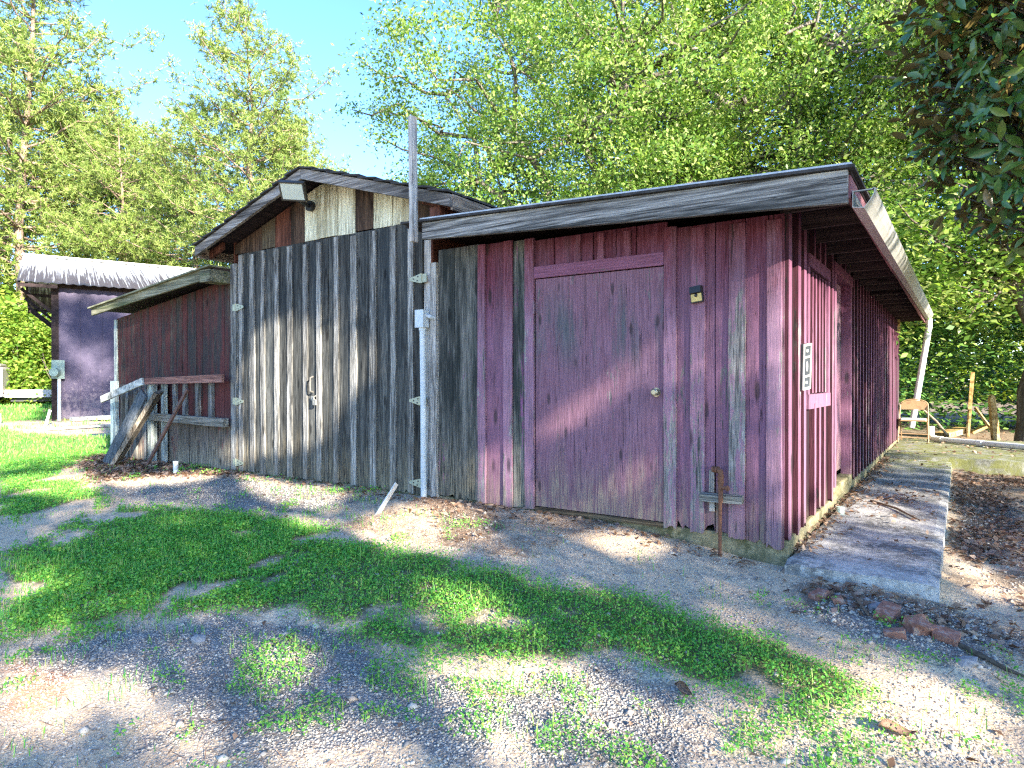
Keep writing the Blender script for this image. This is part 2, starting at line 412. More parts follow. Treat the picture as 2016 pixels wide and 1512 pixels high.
for x0, x1, z0, z1 in ((-3.752, -3.668, .39, 2.83), (-3.462, -3.362, .39, 2.83), (-1.705, -1.598, .385, 2.72), (-1.415, -1.298, .385, 2.71), (-1.146, -1.046, .345, 2.70),
                       (-2.72, -2.66, 2.56, 2.79), (-2.50, -2.44, 2.56, 2.78), (-2.27, -2.20, 2.56, 2.77)):
    board(b, x0, x1, z0, z1, YF-.022, YF-.001, 'front', .02 if z0 < 1 else 0, warp=.01)
b.build('batten', M['purple_batten'], shed)
# purple plywood door with its frame --------------------------------------
dr = MB(); dr.box(-3.118, -1.925, YF-.004, YF+.03, .437, 2.452)
door = dr.build('plywood_door', M['purple_door'], shed, bevel=.003)
fr = MB(); board(fr, -3.222, -3.126, .40, 2.82, YF-.026, YF-.002, 'front', .01); board(fr, -1.917, -1.818, .395, 2.75, YF-.026, YF-.002, 'front', .02)
fr.build('door_jamb', M['purple_batten'], shed)
fr = MB(); fr.box(-3.124, -1.919, YF-.028, YF-.002, 2.458, 2.562)
fr.build('door_lintel', wood('purple_lintel', ((.13, .11, .1), (.24, .2, .19), (.34, .3, .28)), ((.17, .05, .08), (.27, .12, .19)), .85, grain='X', tint=.1), shed, bevel=.004)
si = MB(); si.box(-3.12, -1.92, YF-.015, YF+.01, .395, .431)
si.build('door_sill', wood('rotten_sill', ((.06, .04, .025), (.13, .09, .05), (.2, .15, .09)), grain='X'), shed, bevel=.003)
k = MB()
k.tube([(-1.984, YF-.003, 1.461), (-1.984, YF-.012, 1.461)], .036, 20); k.tube([(-1.984, YF-.012, 1.461), (-1.984, YF-.035, 1.461)], .012, 12)
k.tube([(-1.984, YF-.033, 1.461), (-1.984, YF-.042, 1.461), (-1.984, YF-.058, 1.461), (-1.984, YF-.068, 1.461)], [.018, .030, .030, .018], 20)
k.build('door_knob', M['brass'], door, smooth=False)
for z in (2.2, .72):
    k = MB(); k.tube([(-3.122, YF-.031, z-.055), (-3.122, YF-.031, z+.055)], .009, 10); k.box(-3.118, -3.095, YF-.009, YF-.004, z-.05, z+.05)
    k.build('hinge', plain('painted_hinge', (.2, .12, .15), .6, metal=.2, var=.3, scale=40), door)

# gray double doors -------------------------------------------------------
bx_all = [-7.612, -7.43, -7.245, -7.085, -6.80, -6.565, -6.275, -6.03, -5.745, -5.46, -5.16, -4.865, -4.615, -4.462]
def gray_door(x0, x1, bats, hinge_x, hs, lab):
    mb = MB(); ed = [x0]+[q for q in bx_all if x0+.08 < q < x1-.08]+[x1]
    battened(mb, ed, .40, 3.165, 'front', YF+.002, YF+.026, .014)
    d = mb.build('barn_door', M['gray_board'], shed); d['label'] = lab
    mb = MB()
    for q in bats:
        w = J(.036, .047); board(mb, q-w, q+w, .40, 3.16-J(0, .03), YF-.020, YF-.0005, 'front', .014, warp=.012)
    mb.build('batten', M['gray_batten'], d)
    for (hx, hz, kind) in hs:
        h = MB(); s = 1 if hx > -6 else -1
        P = [(hx-s*.16, hz-.012), (hx-s*.02, hz-.045), (hx, hz-.045), (hx, hz+.045), (hx-s*.02, hz+.045), (hx-s*.16, hz+.012)]
        h.prism(P, 'y', YF-.031, YF-.027)
        h.tube([(hx+s*.007, YF-.031, hz-.05), (hx+s*.007, YF-.031, hz+.05)], .009, 8)
        h.box(hx+.016 if s > 0 else hx-.075, hx+.075 if s > 0 else hx-.016, YF-.031, YF-.027, hz-.042, hz+.042)
        for dx, dz in ((-.04, .02), (-.05, -.02), (-.1, .0)):
            h.tube([(hx+s*dx, YF-.035, hz+dz), (hx+s*dx, YF-.0305, hz+dz)], .008, 6, mi=1)
        h.build('strap_hinge', [M['zinc'], M['black']], d)
    return d
dl = gray_door(-7.612, -5.895, [-7.545, -7.30, -7.085, -6.815, -6.565, -6.275, -6.035], None, [(-7.625, 2.487, 0), (-7.625, 1.29, 0), (-7.625, .509, 0)], 'left leaf of the gray double doors, hinged on the left')
drr = gray_door(-5.885, -4.462, [-5.745, -5.46, -5.16, -4.865, -4.615], None, [(-4.462, 2.579, 1), (-4.462, 1.35, 1), (-4.462, .52, 1)], 'right leaf of the gray double doors, behind the conduit')
h = MB(); h.tube([(-6.13, YF-.021, 1.60), (-6.13, YF-.06, 1.585), (-6.13, YF-.065, 1.50), (-6.13, YF-.06, 1.435), (-6.13, YF-.021, 1.42)], .011, 8)
h.build('door_pull', plain('old_iron', (.16, .15, .13), .7, metal=.2, var=.3, scale=40), dl)
h = MB(); h.box(-6.16, -6.10, YF-.03, YF-.024, 1.325, 1.375); h.tube([(-6.07, YF-.03, 1.33), (-6.07, YF-.06, 1.34), (-6.07, YF-.06, 1.37), (-6.07, YF-.03, 1.38)], .007, 8)
h.box(-6.095, -6.045, YF-.058, YF-.036, 1.275, 1.335)
h.build('hasp', plain('dull_steel', (.22, .22, .2), .6, metal=.3, var=.3, scale=40), dl)
# trim posts beside the doors
b = MB(); board(b, -7.745, -7.63, .40, 3.05, YF-.026, YF+.02, 'front', .01); b.build('door_post', M['gray_batten'], shed)
b = MB(); board(b, -4.345, -4.262, .395, 2.72, YF-.026, YF+.02, 'front', .012); board(b, -4.452, -4.35, .4, 3.1, YF+.004, YF+.026, 'front', .01); b.build('door_post', M['post'], shed)

# gable wall above --------------------------------------------------------
RZ = lambda x: 3.83-.297*abs(x+5.95)
gb = [(-7.725, -7.46, 'brown'), (-7.46, -7.39, 'brown'), (-7.39, -7.13, 'brown'), (-7.13, -6.86, 'tan'), (-6.86, -6.56, 'red_brown'), (-6.56, -6.303, 'brown'), (-6.303, -6.03, 'cream'), (-6.03, -5.745, 'cream'),
      (-5.745, -5.56, 'cream'), (-5.56, -5.45, 'cream'), (-5.45, -5.17, 'brown'), (-5.17, -4.89, 'cream'), (-4.89, -4.735, 'cream'), (-4.735, -4.55, 'cream'), (-4.55, -4.36, 'brown')]
for kind, nm in (('brown', 'gable_boards'), ('red_brown', 'gable_boards'), ('tan', 'gable_boards'), ('cream', 'cream_gable_boards')):
    mb = None
    for x0, x1, kk in gb+[(0, 0, '')]:
        if kk == kind:
            mb = mb or MB(); board(mb, x0+.003, x1-.003, 3.17+J(-.01, .01), 0, YF+.004, YF+.024, 'front', top=lambda x: RZ(x)-.02)
        elif mb: mb.build(nm, M[kind], shed); mb = None
# hidden and half hidden walls
mb = MB(); e = list(np.linspace(YF, YE, 40))
battened(mb, e, .3, 3.33, 'side', -4.36, -4.34); mb.build('upper_side_boards', M['red_brown'], shed); mb = MB(); battened(mb, e, .3, 3.33, 'side', -7.72, -7.70)
battened(mb, list(np.linspace(-7.7, -4.35, 14)), .3, 0, 'front', YE, YE+.02, top=RZ)
mb.build('upper_side_boards', M['red_brown'], shed)
mb = MB(); battened(mb, list(np.linspace(-4.3, -1.05, 13)), .3, 2.75, 'front', YE, YE+.02); mb.build('rear_boards', M['left_wall'], shed); mb = MB(); battened(mb, list(np.linspace(-10.9, -7.75, 13)), .3, 2.5, 'front', 9.5, 9.52)
battened(mb, list(np.linspace(YF, 9.5, 18)), .3, 2.5, 'side', -10.92, -10.9)
mb.build('rear_boards', M['left_wall'], shed)
# gable roof --------------------------------------------------------------
Y0, Y1 = 4.60, 15.45
def slopeprism(xa, za, xb, zb, th, y0, y1, mb, mi=0):
    mb.prism([(xa, za), (xb, zb), (xb, zb-th), (xa, za-th)], 'y', y0, y1, mi)
mb = MB()
PX, PZ, EZ = -5.95, 3.885, 3.265
n = 9
for s, xe in ((-1, -8.06), (1, -3.83)):
    for i in range(n):       # lapped shingle courses
        f0, f1 = i/n, (i+1)/n
        xa, xb = PX+(xe-PX)*f0, PX+(xe-PX)*f1; za, zb = PZ+(EZ-PZ)*f0, PZ+(EZ-PZ)*f1
        y = Y0-.03
        while y < Y1:
            L = J(.28, .42)*(1 if y < 8 else 4); jj = J(-.012, .012)
            mb.prism([(xa-s*.02, za+.004), (xb+s*jj, zb+.024+J(0, .006)), (xb+s*jj, zb+.008), (xa-s*.02, za-.008)], 'y', y+.002, min(y+L, Y1)-.002); y += L
mb.build('shingle_roof', M['shingle'], shed)
mb = MB()
for s, xe in ((-1, -8.04), (1, -3.85)): slopeprism(PX+s*.001, PZ-.012, xe, EZ-.014, .02, Y0+.045, Y1, mb)
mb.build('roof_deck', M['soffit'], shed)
mb = MB()
for s, xe in ((-1, -8.05), (1, -3.84)): slopeprism(PX+s*.001, PZ-.013, xe, EZ-.01, .115, Y0, Y0+.04, mb)
mb.build('barge_board', M['rake'], shed, bevel=.004)
mb = MB(); mb.box(-3.862, -3.832, Y0+.041, Y1, EZ-.145, EZ-.004); mb.box(-8.05, -8.02, Y0+.041, Y1, EZ-.145, EZ-.004)
mb.build('eave_fascia', M['eave_y'], shed, bevel=.003)
for yy in [4.78]+[5.4+.6*i for i in range(16)]:
    mb = MB(); mb.hexa([(-4.34, yy, 3.28), (-3.87, yy, 3.13), (-3.87, yy+.04, 3.13), (-4.34, yy+.04, 3.28), (-4.34, yy, 3.37), (-3.87, yy, 3.23), (-3.87, yy+.04, 3.23), (-4.34, yy+.04, 3.37)])
    mb.build('rafter', M['red_brown'], shed); mb = MB()
    mb.hexa([(-8.02, yy, 3.13), (-7.73, yy, 3.22), (-7.73, yy+.04, 3.22), (-8.02, yy+.04, 3.13), (-8.02, yy, 3.23), (-7.73, yy, 3.31), (-7.73, yy+.04, 3.31), (-8.02, yy+.04, 3.23)])
    mb.build('rafter', M['red_brown'], shed)
mb = MB(); mb.box(-4.15, -4.02, 4.68, 4.9, 3.06, 3.19); mb.build('lookout_block', M['red_brown'], shed)
# right lean-to roof ------------------------------------------------------
LT = lambda x: 3.005-.043*(x+4.08)
mb = MB(); mb.prism([(-4.33, LT(-4.33)+.022), (-.535, LT(-.535)+.022), (-.535, LT(-.535)+.004), (-4.33, LT(-4.33)+.004)], 'y', 4.47, 15.3)
mb.build('lean_to_roof', M['shingle'], shed)
mb = MB(); mb.prism([(-4.33, LT(-4.33)), (-.56, LT(-.56)), (-.56, LT(-.56)-.02), (-4.33, LT(-4.33)-.02)], 'y', 4.55, 15.25)
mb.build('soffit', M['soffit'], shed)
mb = MB(); N = 30
for i in range(1):
    mb.hexa([(-4.085, 4.50, LT(-4.085)-.155), (-.575, 4.50, LT(-.575)-.205), (-.575, 4.545, LT(-.575)-.205), (-4.085, 4.545, LT(-4.085)-.155),
             (-4.085, 4.50, LT(-4.085)), (-.575, 4.50, LT(-.575)), (-.575, 4.545, LT(-.575)), (-4.085, 4.545, LT(-4.085))])
mb.build('front_fascia', M['fascia_x'], shed, bevel=.004)
mb = MB(); mb.box(-4.10, -.565, 4.485, 4.575, 0, .001)
mb = MB(); mb.hexa([(-4.09, 4.475, LT(-4.09)+.024), (-.55, 4.475, LT(-.55)+.024), (-.55, 4.56, LT(-.55)+.024), (-4.09, 4.56, LT(-4.09)+.024),
                    (-4.09, 4.475, LT(-4.09)+.036), (-.55, 4.475, LT(-.55)+.036), (-.55, 4.56, LT(-.55)+.036), (-4.09, 4.56, LT(-4.09)+.036)])
mb.build('drip_edge', plain('gray_drip_edge', (.42, .44, .46), .45, metal=.3, var=.15), shed)
yy = 4.85
while yy < 15.2:
    mb = MB(); mb.hexa([(-1.02, yy, LT(-1.02)-.15), (-.6, yy, LT(-.6)-.13), (-.6, yy+.04, LT(-.6)-.13), (-1.02, yy+.04, LT(-1.02)-.15),
             (-1.02, yy, LT(-1.02)-.021), (-.6, yy, LT(-.6)-.021), (-.6, yy+.04, LT(-.6)-.021), (-1.02, yy+.04, LT(-1.02)-.021)])
    yy += .6; mb.build('rafter', M['rafter'], shed)
mb = MB()
yy = 4.56
while yy < 15.2:
    L = J(.7, 1.0); mb.box(-.592+J(-.003, .003), -.566, yy, min(yy+L, 15.3)-.004, LT(-.58)-.16+J(-.006, .006), LT(-.58)-.004); yy += L
mb.build('eave_fascia', M['pink_fascia'], shed)
# gutter: open trough of bent sheet, with strap hangers
gz = lambda y: 2.735+.012*(y-4.6)
prof = [(-.555, .0), (-.555, -.105), (-.49, -.115), (-.455, -.07), (-.435, -.03), (-.43, .0), (-.445, .004)]
mb = MB(); ys = list(np.linspace(4.56, 15.25, 14)); vs = []
for y in ys:
    for q in prof: vs.append((q[0], y, gz(y)+q[1]))
k = len(prof); fs = [(i*k+j, (i+1)*k+j, (i+1)*k+j+1, i*k+j+1) for i in range(len(ys)-1) for j in range(k-1)]
mb.add(vs, fs); me = mb.mesh('gutter')
bm = bmesh.new(); bm.from_mesh(me); bmesh.ops.solidify(bm, geom=bm.faces[:], thickness=.003); bm.to_mesh(me); bm.free()
gut = link('gutter', me, M['galv'], shed)
for y in (4.62, 6.9, 9.2, 11.5, 13.8): mb = MB(); mb.box(-.56, -.432, y, y+.025, gz(y)+.006, gz(y)+.012); mb.build('gutter_strap', M['galv'], gut)
mb = MB(); mb.tube([(-.50, 15.13, 2.76), (-.50, 15.16, 2.62), (-.52, 15.18, 2.5), (-.74, 15.3, 1.0), (-.80, 15.33, .62)], .058, 14)
mb.build('downspout', M['pvc'], gut, smooth=True)
# right side wall ---------------------------------------------------------
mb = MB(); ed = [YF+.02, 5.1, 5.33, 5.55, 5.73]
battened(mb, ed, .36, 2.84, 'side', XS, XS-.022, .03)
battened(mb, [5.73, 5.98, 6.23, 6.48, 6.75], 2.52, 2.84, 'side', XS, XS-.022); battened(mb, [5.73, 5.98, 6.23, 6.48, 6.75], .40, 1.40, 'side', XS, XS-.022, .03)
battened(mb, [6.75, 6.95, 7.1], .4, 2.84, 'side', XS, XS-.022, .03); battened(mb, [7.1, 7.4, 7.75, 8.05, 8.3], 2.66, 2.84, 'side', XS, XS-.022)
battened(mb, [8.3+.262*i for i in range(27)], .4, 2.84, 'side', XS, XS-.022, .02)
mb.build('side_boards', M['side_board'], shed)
mb = MB()
def bat(y, w, z0=.38, z1=2.84, rag=.03, d=.04): board(mb, y-w, y+w, z0, z1, XS+d, XS+.001, 'side', rag, warp=.01, mi_side=1)
for y, w in ((4.995, .055), (5.33, .05), (5.55, .045), (6.92, .045)): bat(y, w)
for y in (5.98, 6.23, 6.48): bat(y, .04, .42, 1.36); bat(y, .036, 2.56, 2.84, 0)
for y in (7.4, 7.75, 8.05): bat(y, .04, 2.72, 2.84, 0)
y = 8.56
while y < 15.0: bat(y, J(.04, .05), d=.026); y += .30
bat(15.05, .05, .42, 2.5)
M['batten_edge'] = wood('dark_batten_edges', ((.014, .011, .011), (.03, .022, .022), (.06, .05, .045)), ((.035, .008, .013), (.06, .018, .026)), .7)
mb.build('batten', [M['side_batten'], M['batten_edge']], shed)
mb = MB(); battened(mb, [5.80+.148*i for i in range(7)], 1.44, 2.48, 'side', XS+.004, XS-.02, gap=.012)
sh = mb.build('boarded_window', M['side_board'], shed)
mb = MB()
for i in range(1, 6): board(mb, 5.80+.148*i-.03, 5.80+.148*i+.03, 1.45, 2.46, XS+.03, XS+.006, 'side', mi_side=1)
mb.build('batten', [M['side_batten'], M['batten_edge']], sh)
mb = MB(); board(mb, 5.72, 5.80, 1.33, 2.58, XS+.034, XS, 'side'); board(mb, 6.69, 6.77, 1.33, 2.58, XS+.034, XS, 'side')
mb.box(XS, XS+.040, 5.72, 6.77, 1.32, 1.44); mb.box(XS, XS+.040, 5.72, 6.77, 2.48, 2.585)
mb.build('window_frame', M['side_batten'], sh)
mb = MB(); mb.box(XS-.10, XS-.07, 7.2, 8.22, .56, 2.62); sd = mb.build('side_door', M['purple_door'], shed); sd['label'] = 'recessed door on the right side wall under the eave'
mb = MB(); mb.box(XS-.12, XS-.068, 7.08, 7.2, .42, 2.64); mb.box(XS-.068, XS+.03, 7.10, 7.2, .42, 2.70); mb.box(XS-.068, XS+.03, 8.22, 8.32, .42, 2.70); mb.box(XS-.066, XS+.036, 7.06, 8.36, 2.615, 2.72)
mb.build('door_frame', M['side_batten'], sd)
mb = MB(); mb.box(XS-.10, XS+.035, 7.08, 8.34, .36, .50); mb.build('door_step', M['found'], sd, bevel=.02)
mb = MB(); mb.box(XS-.06, XS+.06, 15.0, 15.14, 2.52, 2.78); mb.build('beam_end', M['yellow_wood'], shed)
# left lean-to ------------------------------------------------------------
lw = lambda x: 2.86+.118*(x+7.75)
mb = MB(); ed = list(np.linspace(-10.86, -7.76, 19)); ed = [ed[0]]+[q+J(-.04, .04) for q in ed[1:-1]]+[ed[-1]]
battened(mb, ed, .33, 0, 'front', YF+.006, YF+.028, .012, top=lambda x: lw(x)+.02)
mb.build('board_wall', M['left_wall'], shed)
mb = MB(); ed2 = [-9.66]+[q for q in (-9.42, -9.2, -8.98, -8.75, -8.52, -8.28, -8.05)]+[-7.78]
battened(mb, [q for q in ed2], .34, 1.02, 'front', YF-.014, YF+.005, .012)
battened(mb, [-10.7, -10.5, -10.28, -10.05, -9.85, -9.68], .34, 1.5, 'front', YF-.014, YF+.005, .012)
mb.build('lower_boards', M['left_low'], shed)
mb = MB()
for q in (-9.62, -9.36, -9.1, -8.84, -8.52, -8.2): board(mb, q-.038, q+.038, .36 if q < -9.3 else 1.05, 1.57, YF-.036, YF-.015 if q < -9.3 else YF+.004, 'front', .01)
for q in (-10.45, -10.2, -9.9): board(mb, q-.035, q+.035, .36, 1.42, YF-.036, YF-.015, 'front', .01)
mb.build('batten', M['low_batten'], shed)
mb = MB(); board(mb, -10.93, -10.77, .33, 1.55, YF-.05, YF+.004, 'front', .01); board(mb, -10.88, -10.8, 1.55, 2.5, YF-.02, YF+.004, 'front'); mb.build('corner_post', M['teal_paint'], shed); mb = MB(); board(mb, -9.8, -9.68, .34, 1.5, YF-.04, YF-.014, 'front', .01)
mb.build('corner_post', M['teal_paint'], shed)
mb = MB(); LR = lambda x: 2.99+.1*(x+7.9)
mb.prism([(-11.04, LR(-11.04)), (-7.74, LR(-7.74)), (-7.74, LR(-7.74)-.02), (-11.04, LR(-11.04)-.02)], 'y', 4.60, 9.9)
mb.build('lean_to_roof', plain('mossy_roll_roofing', (.17, .17, .10), .95, var=.35, scale=9, dirt=(.26, .25, .18)), shed)
mb = MB()
mb.hexa([(-11.0, 4.64, LR(-11.0)-.125), (-7.98, 4.64, LR(-7.98)-.155), (-7.98, 4.68, LR(-7.98)-.155), (-11.0, 4.68, LR(-11.0)-.125),
         (-11.0, 4.64, LR(-11.0)-.021), (-7.98, 4.64, LR(-7.98)-.021), (-7.98, 4.68, LR(-7.98)-.021), (-11.0, 4.68, LR(-11.0)-.021)])
mb.box(-7.975, -7.75, 4.62, 4.9, 2.80, 2.955)
mb.build('front_fascia', M['mossy'], shed, bevel=.004)
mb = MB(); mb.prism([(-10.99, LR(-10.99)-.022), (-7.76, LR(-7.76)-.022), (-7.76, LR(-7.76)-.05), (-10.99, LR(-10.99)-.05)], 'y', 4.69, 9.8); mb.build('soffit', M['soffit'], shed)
mb = MB(); mb.box(-10.9, -7.72, 4.9, 9.5, .28, .33); mb.box(-7.7, -1.3, 5.2, 15.1, .28, .36); mb.build('floor', M['soffit'], shed)
# ------------------------------------------------------------------ things on and round the shed
def hz(x, y): return float(H(np.array([x]), np.array([y]))[0])
def one(name, mb, mat, label, cat, group=None, smooth=False, bevel=0, loc=None):
    """a thing that is one mesh: origin at loc"""
    me = mb.mesh(name, smooth, bevel)
    if loc is not None:
        me.transform(Matrix.Translation(-Vector(loc)))
    o = link(name, me, mat)
    if loc is not None: o.location = loc
    return tag(o, label, cat, group)

# tall post nailed to the fascia end
mb = MB(); mb.beam((-4.13, 4.44, 2.82), (-4.145, 4.44, 3.97), .045, .075, (0, 1, 0))
one('wooden_post', mb, M['post'], 'bare gray post standing up above the roof at the left end of the purple fascia', 'post', bevel=.006, loc=(-4.13, 4.44, 2.82))
# flood light
fl = empty('flood_light', (-6.2, YF, 3.58), 'square flood light on the cream gable boards under the roof peak', 'light')
def orient(p, base, X, Y, Z): return tuple(Vector(base)+Vector(X)*p[0]+Vector(Y)*p[1]+Vector(Z)*p[2])
mb = MB(); mb.tube([(-6.17, YF, 3.56), (-6.17, YF-.05, 3.56)], .06, 16); mb.tube([(-6.17, YF-.05, 3.56), (-6.15, YF-.16, 3.57), (-6.08, YF-.33, 3.585)], .024, 10)
mb.build('wall_mount', M['black'], fl)
Z = Vector((.35, -.72, -.60)).normalized(); X = Vector((.93, .30, -.22)); X = (X - Z*X.dot(Z)).normalized(); Y = Z.cross(X)
B = (-5.97, YF-.42, 3.60)
def obox(mb, a, b, base, mi=0):
    x0, y0, z0 = a; x1, y1, z1 = b
    mb.hexa([orient(p, base, X, Y, Z) for p in ((x0,y0,z0),(x1,y0,z0),(x1,y1,z0),(x0,y1,z0),(x0,y0,z1),(x1,y0,z1),(x1,y1,z1),(x0,y1,z1))], mi)
mb = MB(); obox(mb, (-.14, -.105, -.05), (.14, .105, -.004), B)
for i in range(6): obox(mb, (-.12+.046*i, -.09, -.075), (-.112+.046*i, .09, -.0505), B)
for a, c in (((-.14, -.105, -.0035), (.14, -.09, .008)), ((-.14, .09, -.0035), (.14, .105, .008)), ((-.14, -.0895, -.0035), (-.125, .0895, .008)), ((.125, -.0895, -.0035), (.14, .0895, .008))): obox(mb, a, c, B)
mb.build('lamp_body', plain('bronze_housing', (.05, .042, .03), .5, var=.2), fl)
mb = MB(); obox(mb, (-.124, -.089, -.0035), (.124, .089, .003), B); mb.build('lens', M['lens'], fl)
# solar wall light
sl = empty('solar_light', (-1.645, YF-.022, 2.16), 'small black solar lamp with a yellowed lens on a purple batten beside the door', 'light')
X = Vector((1, 0, .12)).normalized(); Z = Vector((0, -1, 0)); Y = Vector((-.12, 0, 1)).normalized(); B = (-1.65, YF-.022, 2.205)
mb = MB(); obox(mb, (-.047, -.06, 0), (.047, .062, .03), B); mb.hexa([orient(p, B, X, Y, Z) for p in ((-.047,.005,.03),(.047,.005,.03),(.047,.062,.03),(-.047,.062,.03),(-.043,.012,.055),(.043,.012,.055),(.043,.062,.045),(-.043,.062,.045))])
mb.build('lamp_body', M['black'], sl)
mb = MB(); obox(mb, (-.04, -.054, .0305), (.04, .004, .038), B); mb.build('lens', M['lens_yellow'], sl)
mb = MB(); mb.tube([orient((0, -.008, .0385), B, X, Y, Z), orient((0, -.008, .048), B, X, Y, Z)], [.014, .008], 12); mb.build('motion_sensor', M['black'], sl)
# electrical conduit and box
ec = empty('electrical_conduit', (-4.385, YF-.07, hz(-4.385, YF-.07)), 'pale gray conduit with a switch box standing beside the right hinges of the gray door', 'conduit')
mb = MB(); mb.tube([(-4.385, YF-.075, .30), (-4.389, YF-.075, 1.3), (-4.400, YF-.075, 2.09)], .030, 16); mb.build('pipe', M['conduit'], ec, smooth=True)
mb = MB(); mb.box(-4.455, -4.355, YF-.115, YF-.03, 2.08, 2.25); mb.box(-4.46, -4.35, YF-.122, YF-.1155, 2.078, 2.253); mb.tube([(-4.40, YF-.075, 2.05), (-4.40, YF-.075, 2.079)], .036, 14); mb.tube([(-4.354, YF-.07, 2.2), (-4.30, YF-.07, 2.18), (-4.29, YF-.02, 2.17)], .02, 8)
mb.build('switch_box', M['conduit'], ec)
# rusty standpipe and the board bracket behind it
sp = empty('standpipe', (-1.452, YF-.09, hz(-1.452, YF-.09)), 'rusty water standpipe with an elbow in front of the purple boards', 'water pipe')
mb = MB(); mb.tube([(-1.452, YF-.11, .12), (-1.45, YF-.108, .62), (-1.447, YF-.105, .80)], .0125, 10)
mb.tube([(-1.447, YF-.105, .66), (-1.447, YF-.105, .80)], .017, 10)
mb.build('riser', M['rust'], sp)
mb = MB(); mb.tube([(-1.447, YF-.105, .79), (-1.447, YF-.105, .86), (-1.452, YF-.10, .885), (-1.475, YF-.09, .895), (-1.505, YF-.08, .895)], .020, 12)
for z in (.80, .835): mb.tube([(-1.447, YF-.105, z), (-1.447, YF-.105, z+.016)], .025, 12)
mb.tube([(-1.47, YF-.092, .894), (-1.482, YF-.088, .895)], .026, 12); mb.tube([(-1.50, YF-.081, .895), (-1.514, YF-.078, .895)], .024, 12)
mb.build('elbow', M['rust'], sp)
mb = MB(); mb.tube([(-1.447, YF-.105, .775), (-1.42, YF-.115, .768), (-1.395, YF-.12, .77)], .013, 10); mb.tube([(-1.40, YF-.12, .765), (-1.385, YF-.122, .772)], .02, 10); mb.build('tap', M['rust'], sp)
sb = empty('board_bracket', (-1.46, YF-.06, .63), 'short gray shelf board fixed across the purple boards behind the standpipe', 'bracket')
mb = MB(); mb.hexa([(-1.612, YF-.092, .645), (-1.30, YF-.092, .655), (-1.30, YF-.024, .655), (-1.612, YF-.024, .645), (-1.612, YF-.092, .70), (-1.30, YF-.092, .705), (-1.30, YF-.024, .715), (-1.612, YF-.024, .712)]); mb.build('shelf_board', M['rail_gray'], sb, bevel=.006)
mb = MB(); mb.box(-1.56, -1.525, YF-.022, YF-.003, .713, .88); mb.box(-1.555, -1.52, YF-.03, YF-.003, .57, .643); mb.build('cleat', M['post'], sb)
mb = MB(); mb.prism([(-1.272, .585), (-1.25, .59), (-1.245, .60), (-1.262, .602)], 'y', YF-.02, YF-.01)
# plaque on the side wall
pl = empty('wall_plaque', (XS+.03, 5.42, 1.5), 'narrow white framed plaque with dark panels hanging on the side wall near the corner', 'plaque')
X = Vector((0, .96, .10)).normalized(); Z = Vector((1, -.28, 0)).normalized(); X = (X-Z*X.dot(Z)).normalized(); Y = Z.cross(X); 
if Y.z < 0: Y = -Y
Y = (Y + X*(.16)).normalized(); B = (XS+.075, 5.40, 1.66)
mb = MB(); obox(mb, (-.06, -.175, -.045), (.06, .175, 0), B); mb.build('panel', M['sign_dark'], pl)
mb = MB()
for a, c in (((-.06, -.175, .001), (-.050, .175, .010)), ((.050, -.175, .001), (.06, .175, .010)), ((-.0495, .158, .001), (.0495, .175, .012)), ((-.0495, -.175, .001), (.0495, -.158, .012)), ((-.0495, .066, .001), (.0495, .080, .012)), ((-.0495, -.080, .001), (.0495, -.066, .012))): obox(mb, a, c, B)
mb.build('frame', M['sign_white'], pl)
mb = MB(); obox(mb, (-.012, .110, .001), (.012, .132, .006), B); mb.build('ornament', M['sign_white'], pl); mb = MB(); obox(mb, (-.014, -.13, .001), (.014, -.112, .006), B); mb.build('ornament', M['sign_white'], pl); mb = MB()
vs = [orient((.013*math.cos(a), .038*math.sin(a), z), B, X, Y, Z) for z in (.001, .006) for a in np.linspace(0, 2*PI, 17)[:-1]]
mb.add(vs, [tuple(range(16)), tuple(range(31, 15, -1))]+[(i, (i+1) % 16, 16+(i+1) % 16, 16+i) for i in range(16)])
mb.build('ornament', M['sign_white'], pl)
# pvc stubs and small stakes
def stub(x, y, h, r, mat, label, lean=(0, 0), n=12, cat='pipe', name='pipe_stub', group=None):
    z = hz(x, y); mb = MB()
    mb.tube([(x, y, z-.05), (x+lean[0], y+lean[1], z+h)], r, n); mb.tube([(x+lean[0]*.9, y+lean[1]*.9, z+h*.9), (x+lean[0]*1.01, y+lean[1]*1.01, z+h*1.01)], r*1.12, n)
    return one(name, mb, mat, label, cat, group, loc=(x, y, z))
stub(-8.18, 4.42, .16, .03, M['pvc'], 'short upright white pipe stub in the dirt in front of the gray door hinges')
stub(-.915, 6.75, .15, .032, plain('pale_green_pvc', (.5, .62, .55), .4, var=.08), 'pale green capped pipe stub at the foot of the side wall', cat='pipe')
mb = MB(); z = hz(-4.25, 4.2); mb.beam((-4.30, 4.13, z-.03), (-4.24, 4.33, z+.25), .045, .012, (1, 0, 0)); one('leaning_stake', mb, plain('white_plastic_strip', (.72, .68, .60), .5, var=.1), 'leaning white flat stake in the dirt left of the litter pile', 'stake', bevel=.004, loc=(-4.3, 4.13, z))
